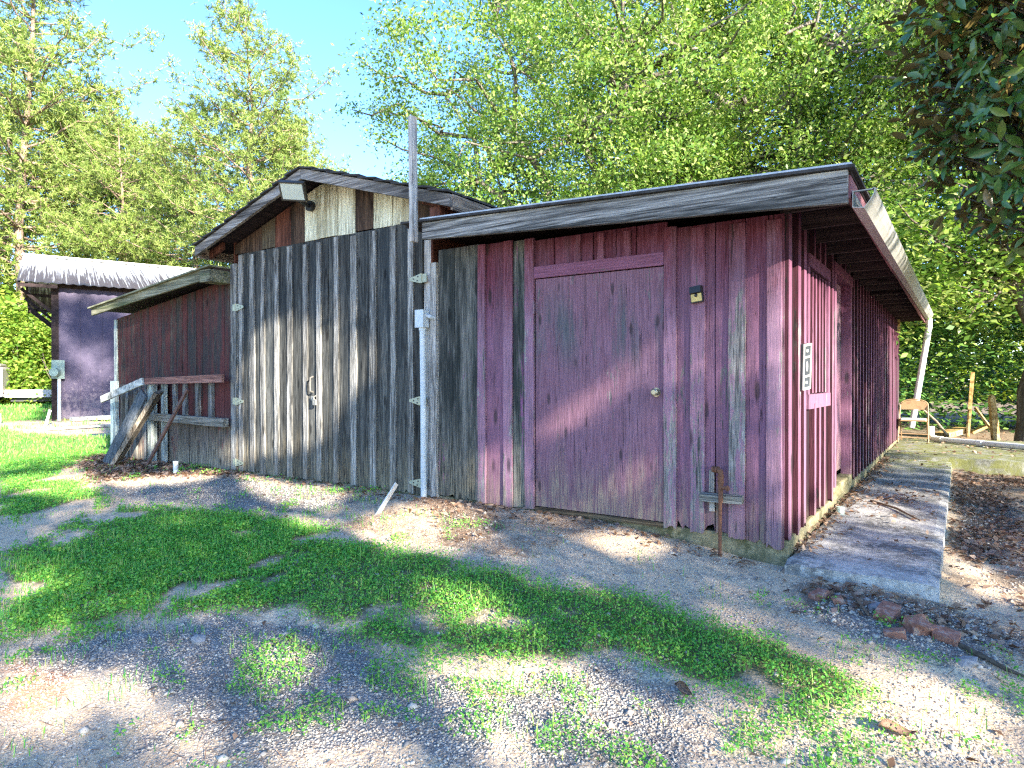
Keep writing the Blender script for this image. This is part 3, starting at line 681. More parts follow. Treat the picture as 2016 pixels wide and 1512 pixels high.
# left rails and leaning planks
rl = empty('wooden_rail', (-9.6, 4.72, hz(-9.6, 4.72)), 'broken rail of red, pale and gray boards before the left lean-to', 'rail')
mb = MB(); mb.hexa([(-9.56, 4.72, 1.50), (-7.72, 4.76, 1.53), (-7.72, 4.80, 1.53), (-9.56, 4.76, 1.50), (-9.56, 4.72, 1.59), (-7.72, 4.76, 1.635), (-7.72, 4.80, 1.635), (-9.56, 4.76, 1.59)]); mb.build('top_rail', M['rail_red'], rl, bevel=.004)
mb = MB(); mb.beam((-9.56, 4.70, 1.545), (-10.72, 4.66, 1.27), .035, .10); mb.build('sloping_rail', M['plank_pale'], rl, bevel=.004)
mb = MB(); mb.hexa([(-9.56, 4.76, .99), (-7.74, 4.79, .96), (-7.74, 4.87, .96), (-9.56, 4.85, .99), (-9.56, 4.76, 1.09), (-7.74, 4.79, 1.07), (-7.74, 4.87, 1.07), (-9.56, 4.85, 1.09)]); mb.build('lower_rail', M['rail_gray'], rl, bevel=.004)
mb = MB(); board(mb, -9.64, -9.54, .36, 1.50, 4.80, 4.885, 'front', .01); board(mb, -9.34, -9.25, .36, 1.5, 4.84, 4.885, 'front', .01); mb.build('upright', M['teal_paint'], rl)
def leaner(a, b, w, h, mat, label, name='leaning_plank', cat='plank', up=(0, -1, .3)):
    mb = MB(); mb.beam(a, b, w, h, up); return one(name, mb, mat, label, cat, bevel=.004, loc=a)
leaner((-9.98, 4.40, hz(-9.98, 4.4)), (-9.45, 4.66, 1.38), .25, .035, wood('dark_plank', ((.03, .036, .04), (.085, .095, .10), (.17, .18, .185)), tint=.1), 'wide dark plank leaning on the sloping rail, left of the other leaning board')
leaner((-9.72, 4.38, hz(-9.72, 4.38)), (-9.05, 4.66, 1.40), .055, .20, wood('plank_edge', ((.07, .055, .04), (.19, .155, .115), (.36, .33, .28)), tint=.1), 'thick brown plank leaning between the dark plank and the rusty bar', up=(.8, -.6, .25))
leaner((-9.12, 4.52, hz(-9.12, 4.52)), (-8.40, 4.70, 1.44), .055, .03, M['rust_dark'], 'rusty iron bar leaning on the red rail, right of the planks', 'iron_bar', 'bar')
# bricks and stones at the end of the walk
def rock(name, x, y, s, mat, label, cat, group, seed, brick=False, sink=.3):
    r = random.Random(seed); me = bpy.data.meshes.new(name); bm = bmesh.new()
    if brick: bmesh.ops.create_cube(bm, size=1.)
    else: bmesh.ops.create_icosphere(bm, subdivisions=1, radius=.55)
    bmesh.ops.subdivide_edges(bm, edges=bm.edges[:], cuts=1, use_grid_fill=True)
    for v in bm.verts: v.co = Vector((v.co.x*s[0]*(1+r.uniform(-.12, .12)), v.co.y*s[1]*(1+r.uniform(-.12, .12)), v.co.z*s[2]*(1+r.uniform(-.14, .14))))
    s = tuple(q_*.8 for q_ in s)
    bm.transform(Matrix.Scale(.9, 4) @ Matrix.Rotation(r.uniform(0, 6.3), 4, 'Z') @ Matrix.Rotation(r.uniform(-.35, .35), 4, 'X') @ Matrix.Rotation(r.uniform(-.3, .3), 4, 'Y'))
    bm.to_mesh(me); bm.free()
    o = link(name, me, mat); o.location = (x, y, hz(x, y)+s[2]*(.5-sink)); return tag(o, label, cat, group)
M['brick'] = plain('broken_brick', (.30, .13, .085), .9, var=.3, scale=30, dirt=(.34, .27, .22), bump=.7)
M['stone'] = plain('pale_stone', (.27, .265, .26), .9, var=.3, scale=25, dirt=(.2, .19, .17), bump=.6)
BR = [(-.335, 4.24, (.17, .10, .08), 'largest brick fragment, leftmost under the slab edge'), (-.19, 4.27, (.16, .09, .06), 'flat brick fragment tucked close under the slab edge'), (-.17, 4.13, (.15, .10, .08), 'brick fragment in front of the flat one under the slab edge'),
      (-.06, 4.13, (.13, .10, .07), 'brick fragment nearest the slab corner'), (-.28, 3.98, (.11, .08, .05), 'small red brick chip lying apart on the gravel'), (-.60, 4.33, (.11, .07, .05), 'orange brick chip left of the bluish gravel under the slab'), (-.71, 4.37, (.12, .09, .06), 'tan brick chip farthest left along the slab end')]
for i, (x, y, s, l) in enumerate(BR): rock('brick_fragment', x, y, s, M['brick'], l, 'brick', 'brick fragments below the concrete walk', i+3, True, .2)
SN = [(-.39, 4.36, (.20, .12, .05), 'pale flat stone lying against the slab end above the bricks'), (-.09, 4.23, (.09, .07, .06), 'small white stone between the bricks and the slab corner'), (-3.43, 1.98, (.10, .08, .06), 'round stone at the edge of the grass and the gravel'), (.03, 3.9, (.14, .09, .04), 'flat brown stone beyond the slab corner')]
for i, (x, y, s, l) in enumerate(SN): rock('stone', x, y, s, M['stone'], l, 'stone', None, i+40, False, .25)
mb = MB(); z = hz(.05, 4.0); pts = [(-.03, 4.12, .19), (.04, 4.06, .2), (.11, 4.01, .205), (.19, 3.95, .2), (.27, 3.92, .15)]
mb.tube([(a, c, hz(a, c)+.02) for a, c, _ in pts], [.009, .015, .014, .011, .006], 7); one('tree_root', mb, plain('dead_root', (.10, .075, .05), .95, var=.4, scale=40, bump=.8), 'dark surface root curving out from the slab corner', 'root', loc=(-.03, 4.12, z))
def stick(pts, r, label):
    mb = MB(); mb.tube(pts, [r, r*.9, r*.5] if len(pts) == 3 else r, 6); one('stick', mb, plain('dry_twig', (.16, .11, .07), .95, var=.3, scale=40), label, 'stick', loc=pts[0])
stick([(-.75, 7.6, .325), (-.5, 7.25, .33), (-.28, 6.75, .325)], .012, 'thin dark stick lying across the middle of the concrete walk')
stick([(-.55, 4.5, hz(-.55, 4.5)+.02), (-.48, 4.3, hz(-.48, 4.3)+.03), (-.42, 4.15, hz(-.42, 4.15)+.02)], .01, 'twig lying on the gravel below the slab end')
# folding chair
ch = empty('folding_chair', (-.74, 14.9, .37), 'tan metal folding chair with a pale seat at the far end of the walk', 'chair')
cz = .37; cx, cy = -.74, 14.9; W = .25
mb = MB()
for s in (-1, 1):
    mb.tube([(cx+s*W, cy-.23, cz), (cx+s*(W-.01), cy-.02, cz+.45), (cx+s*(W-.02), cy+.10, cz+.72)], .0115, 10)
arc = [(cx-(W-.02)+0, cy+.10, cz+.70)]+[(cx+(W-.02)*math.cos(a), cy+.11+.02*math.sin(a), cz+.72+.10*math.sin(a)) for a in np.linspace(PI, 0, 11)]
mb.tube(arc, .0115, 10); mb.tube([(cx-W, cy-.2, cz+.09), (cx+W, cy-.2, cz+.09)], .009, 8); mb.tube([(cx-W, cy-.16, cz+.16), (cx+W, cy-.16, cz+.16)], .009, 8)
mb.build('front_frame', M['chair_tan'], ch, smooth=True)
mb = MB()
for s in (-1, 1): mb.tube([(cx+s*(W-.03), cy+.28, cz), (cx+s*(W-.03), cy+.08, cz+.30), (cx+s*(W-.035), cy-.10, cz+.46)], .0105, 10)
mb.tube([(cx-W+.03, cy+.25, cz+.06), (cx+W-.03, cy+.25, cz+.06)], .009, 8)
mb.build('rear_frame', M['chair_tan'], ch, smooth=True)
mb = MB(); a = np.linspace(-.9, .9, 9); vs = []
poly = [(cx-.215, cz+.62), (cx+.215, cz+.62), (cx+.225, cz+.70)]+[(cx+.225*math.cos(t), cz+.70+.105*math.sin(t)) for t in np.linspace(.15, PI-.15, 12)]+[(cx-.225, cz+.70)]
mb.prism(poly, 'y', cy+.085, cy+.10); mb.build('backrest', M['chair_tan'], ch, bevel=.004)
mb = MB(); poly = [(cx-.20, cy-.22), (cx+.20, cy-.22), (cx+.215, cy-.15), (cx+.20, cy+.16), (cx-.20, cy+.16), (cx-.215, cy-.15)]
mb.prism(poly, 'z', cz+.43, cz+.455); mb.build('seat', M['chair_seat'], ch, bevel=.008)
mb = MB(); mb.prism([(p[0]*1.0+(p[0]-cx)*.04, p[1]) for p in poly], 'z', cz+.405, cz+.4295); mb.build('seat_pan', M['chair_tan'], ch, bevel=.004)
# drain pipe on the ground
dp = empty('drain_pipe', (-.5, 15.2, .38), 'white drain pipe lying on the patio right of the folding chair', 'pipe')
mb = MB(); P0 = Vector((-.34, 15.1, .42)); P1 = Vector((2.6, 12.6, .42)); mb.tube([P0, P0.lerp(P1, .5)+Vector((0, 0, .01)), P1], .052, 16); mb.build('straight_pipe', M['pvc'], dp, smooth=True)
mb = MB(); mb.tube([(-.47, 15.2, .66), (-.47, 15.2, .50), (-.44, 15.18, .44), (-.36, 15.12, .42), (-.28, 15.05, .42)], .064, 16); mb.build('elbow', plain('ivory_pvc', (.66, .60, .48), .4, var=.08), dp, smooth=True)
for f in (.22, .62): mb = MB(); q = P0.lerp(P1, f); d = (P1-P0).normalized(); mb.tube([q-d*.05, q+d*.05], .062, 16); mb.build('coupling', M['pvc'], dp, smooth=True)
# stakes and scrap at the wood's edge
ts = empty('braced_stake', (.17, 18.2, .30), 'tall raw stake with a slanting brace beyond the drain pipe', 'stake')
mb = MB(); mb.beam((.14, 18.2, .2), (.24, 18.2, 1.75), .075, .06, (0, 1, 0)); mb.build('stake', M['yellow_wood'], ts, bevel=.004)
mb = MB(); mb.beam((.28, 18.1, .95), (.72, 17.9, .25), .05, .05); mb.build('brace', M['yellow_wood'], ts, bevel=.004)
mb = MB(); mb.prism([(0, 0), (.12, 0), (.13, .30), (.10, 1.0), (.05, 1.04), (.0, .98)], 'y', 0, .12); me = mb.mesh('cut_post', bevel=.01); o = link('cut_post', me, M['yellow_wood']); o.location = (.60, 17.35, .22); o.rotation_euler = (0, -.07, .4); tag(o, 'short pale cut post right of the braced stake', 'post')
mb = MB(); mb.beam((-.35, 17.9, .30), (.05, 18.4, .42), .32, .12); one('scrap_beam', mb, M['yellow_wood'], 'yellow scrap timber lying left of the braced stake', 'timber', bevel=.01, loc=(-.35, 17.9, .3))
mb = MB(); mb.beam((.22, 18.5, .35), (.70, 18.6, .62), .28, .06); one('scrap_beam', mb, M['yellow_wood'], 'yellow scrap board tipped up behind the slanting brace', 'timber', bevel=.01, loc=(.22, 18.5, .3))
mb = MB(); mb.tube([(-.72, 18.2, .88), (-.45, 18.0, .62), (-.22, 17.8, .30)], [.02, .025, .03], 7); one('bare_branch', mb, M['stake'], 'bare pale branch slanting down left of the yellow timbers', 'branch', loc=(-.22, 17.8, .3))
# ------------------------------------------------------------------ far left shed, turned away
A = Vector((-23.46, 8.9, .3)); U = Vector((-.935, .355, 0)).normalized(); Wd = Vector((.355, .935, 0)).normalized()
def q(u, w, z): return tuple(A+U*u+Wd*w+Vector((0, 0, z)))
fs = empty('metal_roof_shed', tuple(A), 'tall purple shed with a rusty corrugated metal roof at the far left', 'shed')
def obx(mb, u0, u1, w0, w1, z0, z1): mb.hexa([q(u0,w0,z0), q(u1,w0,z0), q(u1,w1,z0), q(u0,w1,z0), q(u0,w0,z1), q(u1,w0,z1), q(u1,w1,z1), q(u0,w1,z1)])
t = NT('purple_metal_siding'); P = t.pos()
n1 = t.noise(P, .9, 5, .6, .4); n2 = t.noise(t.vmul(P, (1, 1, .12)), 3.5, 5, .65); n3 = t.noise(P, 9, 5, .7)
c = t.mix(t.maprange(n1, .35, .65), (.045, .036, .075), (.082, .065, .11))
zz = t.n('ShaderNodeSeparateXYZ', i_0=P).outputs[2]
k = t.maprange(t.math('ADD', n3, t.math('MULTIPLY', t.maprange(zz, .2, 2.2, 1, 0), .22)), .60, .70)
c = t.mix(t.math('MULTIPLY', k, .6), c, (.20, .16, .19)); c = t.mix(t.math('MULTIPLY', t.maprange(n2, .5, .7), .4), c, (.06, .04, .085))
M['psiding'] = t.out(t.bsdf(c, .6, n3, .2, .01))
mb = MB(); w = 0.
while w < 9:
    obx(mb, 0, .03, w, w+.595, .05, 4.18); obx(mb, -.022, -.001, w+.585, w+.61, .05, 4.15); w += .6
obx(mb, .031, 7.9, .04, .08, 0, 4.2); obx(mb, 7.9, 7.95, 0, 9, 0, 4.2); obx(mb, .04, 7.9, 8.95, 9, 0, 4.2)
mb.build('siding', M['psiding'], fs)
mb = MB(); obx(mb, -.03, .14, -.14, -.03, 0, 4.25); obx(mb, -.04, .0, -.03, .05, 0.05, 4.2); obx(mb, -.03, .02, 0.05, 9, 4.181, 4.42); mb.build('corner_post', M['soffit'], fs)
mb = MB(); obx(mb, -.02, .2, -.2, 9, -.15, .045); mb.build('foundation', M['found'], fs)
t = NT('rusty_corrugated_metal'); P = t.pos(); n1 = t.noise(P, 1.2, 5, .6)
tc = t.n('ShaderNodeTexCoord').outputs['Object']
n2 = t.noise(t.vmul(tc, (1, 1, 1)), 14, 4, .6); a1 = t.n('ShaderNodeAttribute', attribute_name='run').outputs['Fac']
a2 = t.n('ShaderNodeAttribute', attribute_name='col').outputs['Fac']
cmb = t.n('ShaderNodeCombineXYZ'); t.L.new(t.math('MULTIPLY', a2, 110), cmb.inputs[0]); t.L.new(t.math('MULTIPLY', a1, .9), cmb.inputs[1])
st = t.noise(cmb.outputs[0], 1.6, 4, .6)
k = t.maprange(t.math('ADD', st, t.math('MULTIPLY', a1, .36)), .66, .76)
c = t.mix(k, t.mix(n1, (.36, .38, .40), (.45, .47, .48)), t.mix(n2, (.035, .03, .032), (.10, .085, .09)))
M['tin'] = t.out(t.bsdf(c, .5, metal=.1, spec=.5))
mb = MB(); vs = []; fcs = []; run = []; colv = []
nw = 150; rz = 6.03-.3; ez = 4.42-.3+.13
for side in (0, 1):
    base = len(vs)
    for i in range(nw+1):
        w = -.98+10.1*i/nw; dz = .016*math.sin(i*PI*.5)
        for j in range(5):
            f = j/4; u = 3.98+(-.55-3.98)*f if side == 0 else 4.0+(8.5-4.0)*f
            vs.append(q(u, w, rz+(ez-rz)*f+dz)); run.append(f); colv.append(i/nw)
    for i in range(nw):
        for j in range(4): fcs.append((base+i*5+j, base+(i+1)*5+j, base+(i+1)*5+j+1, base+i*5+j+1))
mb.add(vs, fcs); me = mb.mesh('metal_roof', smooth=True)
for nm, arr in (('run', run), ('col', colv)): at = me.attributes.new(nm, 'FLOAT', 'POINT'); at.data.foreach_set('value', arr)
link('metal_roof', me, M['tin'], fs)
mb = MB(); obx(mb, 3.8, 4.2, -1.0, 9.2, rz-.02, rz+.045); mb.build('ridge_cap', M['galv'], fs)
mb = MB()   # rafters and brackets under the gable overhang, and the gable itself
for f in (0.02, .33, .66, .98):
    for s, u0, u1 in ((0, 3.98, -.5), (1, 4.0, 8.45)):
        u = u0+(u1-u0)*f; z = rz+(ez-rz)*f-.12; obx(mb, u-.04, u+.04, -.92, .02, z-.05, z+.06)
for (u0, z0, u1, z1) in ((-.5, ez, 3.98, rz), (8.45, ez, 4.0, rz)):
    d = .09
    mb.hexa([q(u0,-.97,z0-.22), q(u1,-.97,z1-.22), q(u1,-.92,z1-.22), q(u0,-.92,z0-.22), q(u0,-.97,z0-.04), q(u1,-.97,z1-.04), q(u1,-.92,z1-.04), q(u0,-.92,z0-.04)])
for u in (.1, 3.0, 6.0, 7.8): mb.beam(q(u, .0, ez-.95), q(u, -.9, ez-.15), .07, .09)
mb.build('bracket', M['soffit'], fs)
mb = MB(); mb.add([q(0,.02,4.1), q(7.9,.02,4.1), q(7.9,.02,ez-.05), q(4,.02,rz-.05), q(0,.02,ez-.05), q(0,.06,4.1), q(7.9,.06,4.1), q(7.9,.06,ez-.05), q(4,.06,rz-.05), q(0,.06,ez-.05)], [(0,1,2,3,4), (9,8,7,6,5), (0,5,6,1), (1,6,7,2), (2,7,8,3), (3,8,9,4), (4,9,5,0)]); mb.build('gable', plain('yellow_gable_boards', (.40, .36, .2), .8, var=.2), fs)
mm = empty('meter_pole', q(-.12, -.2, 0), 'greenish meter box on a thin white conduit at the corner of the far shed', 'meter')
mb = MB(); p0 = Vector(q(-.15, .06, -.1)); mb.tube([p0, p0+Vector((0, 0, 1.5))], .05, 12); mb.build('conduit', M['conduit'], mm, smooth=True)
mb = MB(); obx(mb, -.22, -.05, -.14, .2, 1.32, 1.9); b_ = p0+Vector((.1, -.12, 1.62)); mb.tube([b_, b_+Vector((.12, -.12, 0))], .13, 16); mb.build('meter_box', plain('greenish_enamel', (.22, .30, .26), .5, var=.2), mm)
def lying(name, a, b, w, h, mat, label, cat):
    mb = MB(); mb.beam(a, b, w, h); one(name, mb, mat, label, cat, bevel=.008, loc=a)
lying('white_board', q(-.95, .35, .08), q(-.75, 1.35, .10), .35, .12, M['plank_pale'], 'white board lying at the foot of the far shed, nearer its corner', 'board')
lying('white_board', q(-1.0, 1.4, .08), q(-.8, 2.35, .08), .30, .14, M['plank_pale'], 'white board lying at the foot of the far shed, toward the lean-to', 'board')
lying('gray_plank', (-18.9, 7.0, .34), (-19.0, 9.2, .36), .2, .05, M['plank_pale'], 'long pale plank lying on the bare dirt before the far shed', 'plank')
stub(-21.2, 7.75, .42, .035, M['pvc'], 'white stake leaning in the dirt before the far shed', lean=(.06, .1), cat='stake', name='leaning_stake')
stub(-23.1, 7.3, .30, .03, M['pvc'], 'short upright white stake in the grass left of the far shed', cat='stake', name='short_stake')
# trailer at the left edge
tr = empty('trailer', (-39.0, 12.3, .3), 'pale box trailer with a long drawbar at the far left edge', 'trailer')
tw = plain('trailer_panel', (.62, .56, .56), .5, var=.1, dirt=(.42, .28, .24)); tz = .3
D = Vector((.45, .89, 0)).normalized(); Nn = Vector((-.89, .45, 0))
def tq(a, n_, z): return tuple(Vector((-39.3, 11.9, tz))+D*a+Nn*n_+Vector((0, 0, z)))
def tb(mb, a0, a1, n0, n1, z0, z1): mb.hexa([tq(a0,n0,z0), tq(a1,n0,z0), tq(a1,n1,z0), tq(a0,n1,z0), tq(a0,n0,z1), tq(a1,n0,z1), tq(a1,n1,z1), tq(a0,n1,z1)])
mb = MB(); tb(mb, -3, .6, 0, 2.2, .6, 1.95); tb(mb, -2.9, .5, .1, 2.1, 1.951, 2.12); mb.build('body', tw, tr, bevel=.12)
mb = MB(); tb(mb, -3, .55, -.03, -.005, 1.75, 1.93); mb.build('red_band', plain('faded_red', (.45, .2, .16), .6), tr)
mb = MB(); tb(mb, -.1, .1, -.05, -.01, .62, 1.7); tb(mb, .5, .62, -.06, -.01, .5, 1.9); mb.build('door_post', M['galv'], tr)
mb = MB(); tb(mb, .62, 9, .5, .75, .56, .80); tb(mb, .62, 9, .5, 1.8, .42, .555); tb(mb, -3, .6, .2, 2.0, .45, .59); mb.build('drawbar', tw, tr)
mb = MB(); tb(mb, .8, 9, .9, 1.5, .2, .41); mb.build('undercarriage', M['black'], tr)
for a_ in (-1.6, -.5):
    mb = MB(); mb.tube([tq(a_, -.02, .33), tq(a_, .22, .33)], .33, 20); wh = mb.build('wheel', M['black'], tr)
    mb = MB(); mb.tube([tq(a_, -.04, .33), tq(a_, -.021, .33)], .18, 16); mb.build('rim', M['galv'], wh)
mb = MB(); mb.tube([tq(.3, .3, -.05), tq(.3, .3, .5)], .06, 8); mb.build('jack', M['galv'], tr)
GP = {
 'grass': [[(-19.49,6.17),(-15.46,5.94),(-12.98,5.82),(-10.74,4.33),(-9.8,3.65),(-7.83,3.35),(-7.1,3.13),(-6.44,3.4),(-5.64,3.55),(-4.83,3.56),(-4.25,3.52),(-3.73,3.37),(-3.53,3.49),(-3.08,3.5),(-2.39,3.44),(-1.89,3.54),(-1.5,3.62),(-1.13,3.6),(-0.75,3.67),(-0.5,3.6),(-0.37,3.39),(-0.36,3.15),(-0.43,2.98),(-0.73,3.03),(-1.04,2.94),(-1.38,3.13),(-1.55,2.91),(-1.84,2.65),(-2.02,2.48),(-2.33,2.45),(-2.84,2.42),(-3.33,2.46),(-3.69,2.29),(-4.2,1.97),(-4.42,1.64),(-4.71,1.49)],[(-0.74,3.07),(-0.44,3.06),(-0.21,2.92),(-0.23,2.76),(-0.57,2.86)]],
 'sparse': [[(-2.07,2.34),(-1.61,2.76),(-1.13,2.56),(-1.04,2.27),(-1.57,1.93)],[(-0.91,2.88),(-0.57,2.89),(-0.29,2.72),(-0.69,2.48)],[(-0.02,3.78),(0.27,4.2),(0.23,3.59),(0.02,3.55)],[(-3.41,2.08),(-2.94,2.44),(-2.38,2.16),(-2.62,1.93),(-2.93,1.87)],[(-2.67,1.68),(-2.29,2.07),(-1.87,2.15),(-2.02,1.82)],[(-3.95,3.27),(-2.48,3.34),(-1.76,2.54),(-1.21,2.74),(-1.99,2.25),(-2.94,2.37)],[(-4.71,1.49),(-3.72,2.27),(-3.43,2.07),(-4.31,1.36)],[(-0.61,3.54),(-0.13,3.93),(-0.08,3.67),(-0.37,3.39)]],
 'gravel': [[(-4.43,1.5),(-3.97,2.01),(-3.27,2.41),(-2.25,2.44),(-1.76,2.54),(-1.33,3.02),(-0.92,2.92),(-0.85,2.39),(-2.37,1.43),(-2.92,1.54),(-3.5,1.52),(-3.94,1.33)],[(-0.95,4.21),(0.03,4.79),(0.29,4.51),(0.27,4.27),(-0.4,3.66)],[(-7.99,3.64),(-7.16,4.71),(-4.64,4.6),(-4.69,3.88),(-6.81,3.44)],[(-3.17,1.0),(-1.71,2.1),(-1.57,1.93),(-3.12,0.99)],[(-0.05,10.07),(0.64,10.01),(0.42,6.58),(0.04,6.54)]],
 'clay': [[(-4.55,1.44),(-4.13,1.46),(-3.61,1.41),(-3.4,1.19),(-3.63,1.15)],[(-1.53,2.21),(-1.35,2.11),(-1.39,2.04)]],
 'litter': [[(-11.1,4.47),(-11.73,5.42),(-8.86,5.74),(-7.41,4.8),(-8.2,4.33),(-8.82,3.72)],[(-4.02,4.56),(-3.59,4.85),(-2.9,4.18),(-3.16,3.76)],[(-0.11,13.52),(0.77,12.11),(0.59,9.21),(-0.05,9.61)],[(-0.11,9.96),(0.39,10.75),(0.45,6.97),(0.12,5.96),(-0.03,6.42)],[(-0.91,4.57),(-0.08,4.76),(0.29,4.6),(0.14,4.37),(-0.71,4.16)]],
 'lit': [[(-4.24,1.34),(-3.93,1.51),(-3.62,1.5),(-3.26,1.7),(-2.93,1.58),(-2.9,1.47),(-3.12,1.43),(-3.29,1.34),(-3.13,1.26),(-3.29,1.04)],[(-2.93,1.41),(-2.66,1.6),(-2.27,1.49),(-2.6,1.29)],[(-3.19,2.01),(-2.98,2.2),(-2.73,2.26),(-2.56,2.16),(-2.59,2.0),(-2.79,1.94)],[(-2.07,2.39),(-1.95,2.63),(-1.65,2.73),(-1.37,2.82),(-1.14,2.64),(-0.93,2.34),(-1.68,1.85),(-1.75,2.15)],[(-2.51,1.65),(-1.89,1.98),(-1.68,1.85),(-2.23,1.51)],[(-1.19,2.7),(-0.68,2.83),(-0.37,3.39),(-0.4,3.66),(-0.18,3.58),(0.23,3.59),(0.2,3.1),(-0.85,2.39)],[(-2.81,3.09),(-2.47,3.17),(-2.11,3.09),(-2.05,2.86),(-2.4,2.77)],[(-0.77,3.21),(-0.54,3.4),(-0.4,3.32),(-0.46,3.14),(-0.62,3.14)],[(-4.05,3.62),(-4.39,4.34),(-4.23,4.88),(-3.49,4.64),(-2.96,4.0),(-3.08,3.55),(-3.51,3.47)],[(-7.67,4.89),(-6.42,4.74),(-5.22,4.73),(-4.76,3.94),(-5.95,4.03)],[(-10.35,3.27),(-9.42,3.97),(-7.57,3.24),(-9.23,2.92)],[(-8.68,3.77),(-8.2,4.33),(-7.94,5.0),(-7.26,4.25),(-7.72,3.62)],[(-5.65,1.79),(-5.47,2.07),(-5.16,2.01),(-5.16,1.74)],[(-2.42,4.3),(-2.2,4.8),(-1.77,4.78),(-1.91,4.16)],[(-0.03,6.06),(0.37,5.75),(0.33,5.11),(0.03,5.26)],[(-4.97,3.67),(-4.62,3.83),(-4.31,3.57),(-4.42,3.45)]],
}
FLIT = [[(-7.503,1.743),(-7.288,2.186),(-6.682,2.342),(-6.124,2.193),(-5.446,2.049),(-5.133,1.875),(-5.133,1.55),(-5.527,1.383),(-5.948,0.8),(-6.682,0.637),(-7.288,0.597),(-7.503,1.228)],[(-8.067,0.679),(-7.557,0.903),(-7.08,0.61),(-7.612,0.413)],[(-5.819,2.464),(-5.446,2.382),(-5.406,2.158),(-5.692,2.116)],[(-3.091,1.144),(-2.781,1.331),(-2.396,1.592),(-2.083,1.794),(-2.04,1.591),(-2.396,1.382),(-2.883,1.108),(-3.038,1.011)],[(-2.443,0.662),(-2.04,1.104),(-2.061,0.778),(-2.259,0.554)],[(-1.913,1.95),(-1.789,1.984),(-1.789,1.116),(-1.904,1.111)],[(-1.709,2.097),(-1.59,2.128),(-1.571,1.05),(-1.701,1.042)],[(-1.419,2.231),(-1.272,2.293),(-1.29,1.438),(-1.419,1.474)],[(-1.141,2.245),(-1.027,2.452),(-1.027,1.37),(-1.141,1.733)],[(-3.742,0.926),(-3.364,0.994),(-3.364,0.392),(-3.742,0.398)],[(-10.673,0.335),(-10.673,0.766),(-9.759,0.732),(-9.759,0.397)]]
# ------------------------------------------------------------------ ground
def axis_pts(lo, hi, far):
    a = list(np.arange(lo, hi, .075)); s = .09; x = hi
    while x < far: a.append(x); s *= 1.16; x += s
    s = .09; x = lo
    pre = []
    while x > -far: s *= 1.16; x -= s; pre.append(x)
    return np.array(pre[::-1]+a)
gx = axis_pts(-13., 1.6, 900); gy = axis_pts(.4, 6., 900)
XX, YY = np.meshgrid(gx, gy, indexing='ij'); ZZ = H(XX, YY)
inside = (XX > -10.8) & (XX < -1.15) & (YY > YF+.12) & (YY < 15); ZZ = np.where(inside, np.minimum(ZZ, .22), ZZ)
nx, ny = len(gx), len(gy)
I = np.arange(nx*ny).reshape(nx, ny)
F = np.stack([I[:-1, :-1].ravel(), I[1:, :-1].ravel(), I[1:, 1:].ravel(), I[:-1, 1:].ravel()], 1)
gme = np_mesh('ground', np.stack([XX.ravel(), YY.ravel(), ZZ.ravel()], 1), F, True)
def far_lawn(x, y):
    return (x < -11.6) & ~(((x+19.5)/4.6)**2+((y-8.3)/1.9)**2 < 1+.7*(fbm(x*.9, y*.9)-.5)) & (fbm(x*.5+3, y*.5) > .25)
def m_grass(x, y):
    rj = np.random.default_rng(len(np.ravel(x)))
    g = inany(x+rj.normal(size=np.shape(x))*.07, y+rj.normal(size=np.shape(x))*.07, GP['grass'], .10, 3.).astype(float)
    g = np.maximum(g, far_lawn(x, y)*.9)
    bare = fbm(x*1.7+40, y*1.7+12)
    return g*np.where(bare > .67, .3, 1.)*np.clip(fbm(x*5+70, y*5)*3-.3, .22, 1)
def m_gravel(x, y):
    rj = np.random.default_rng(len(np.ravel(x))+1); return inany(x+rj.normal(size=np.shape(x))*.12, y+rj.normal(size=np.shape(x))*.12, GP['gravel'], .2).astype(float)
xs, ys = XX.ravel(), YY.ravel()
def blurm(a):
    a = a.reshape(nx, ny)
    for _ in range(2):
        a = (a + np.roll(a, 1, 0) + np.roll(a, -1, 0) + np.roll(a, 1, 1) + np.roll(a, -1, 1))/5
    return a.ravel()
for nm, arr in (('grass', blurm(m_grass(xs, ys))), ('gravel', blurm(m_gravel(xs, ys))), ('clay', blurm(inany(xs, ys, GP['clay'])*1.)), ('litter', blurm(np.maximum(inany(xs, ys, GP['litter']), (xs > -.1) & (ys > 4.6) & (fbm(xs*.9, ys*.9) > .52) | (ys > 15.5) & (xs > -11))*1.))):
    at = gme.attributes.new(nm, 'FLOAT', 'POINT'); at.data.foreach_set('value', arr.astype(np.float32))
t = NT('dirt_ground'); P = t.pos()
at = lambda n_: t.n('ShaderNodeAttribute', attribute_name=n_).outputs['Fac']
a = t.noise(P, 1.3, 5, .6); b_ = t.noise(P, 11, 6, .65); c_ = t.noise(P, 70, 4, .7); d_ = t.noise(P, 240, 2)
sand = t.mix(t.maprange(a, .35, .65), (.70, .48, .28), (.80, .60, .38))
sand = t.mix(t.math('MULTIPLY', t.maprange(b_, .48, .62), .6), sand, (.40, .32, .24))
vor = t.n('ShaderNodeTexVoronoi', i_Scale=62.); t.L.new(P, vor.inputs['Vector'])
vor2 = t.n('ShaderNodeTexVoronoi', i_Scale=115.); t.L.new(P, vor2.inputs['Vector'])
sx = t.n('ShaderNodeSeparateXYZ'); t.L.new(vor.outputs['Color'], sx.inputs[0])
grav = t.ramp(sx.outputs[0], [(0, (.19, .19, .19)), (.5, (.37, .365, .35)), (.85, (.52, .49, .44)), (1, (.55, .44, .33))])
grav = t.mix(t.maprange(vor.outputs['Distance'], .35, .7), grav, (.12, .115, .11))
gw = t.maprange(t.math('ADD', at('gravel'), t.math('MULTIPLY', t.math('SUBTRACT', b_, .5), 1.2)), .35, .75)
col = t.mix(gw, sand, grav)
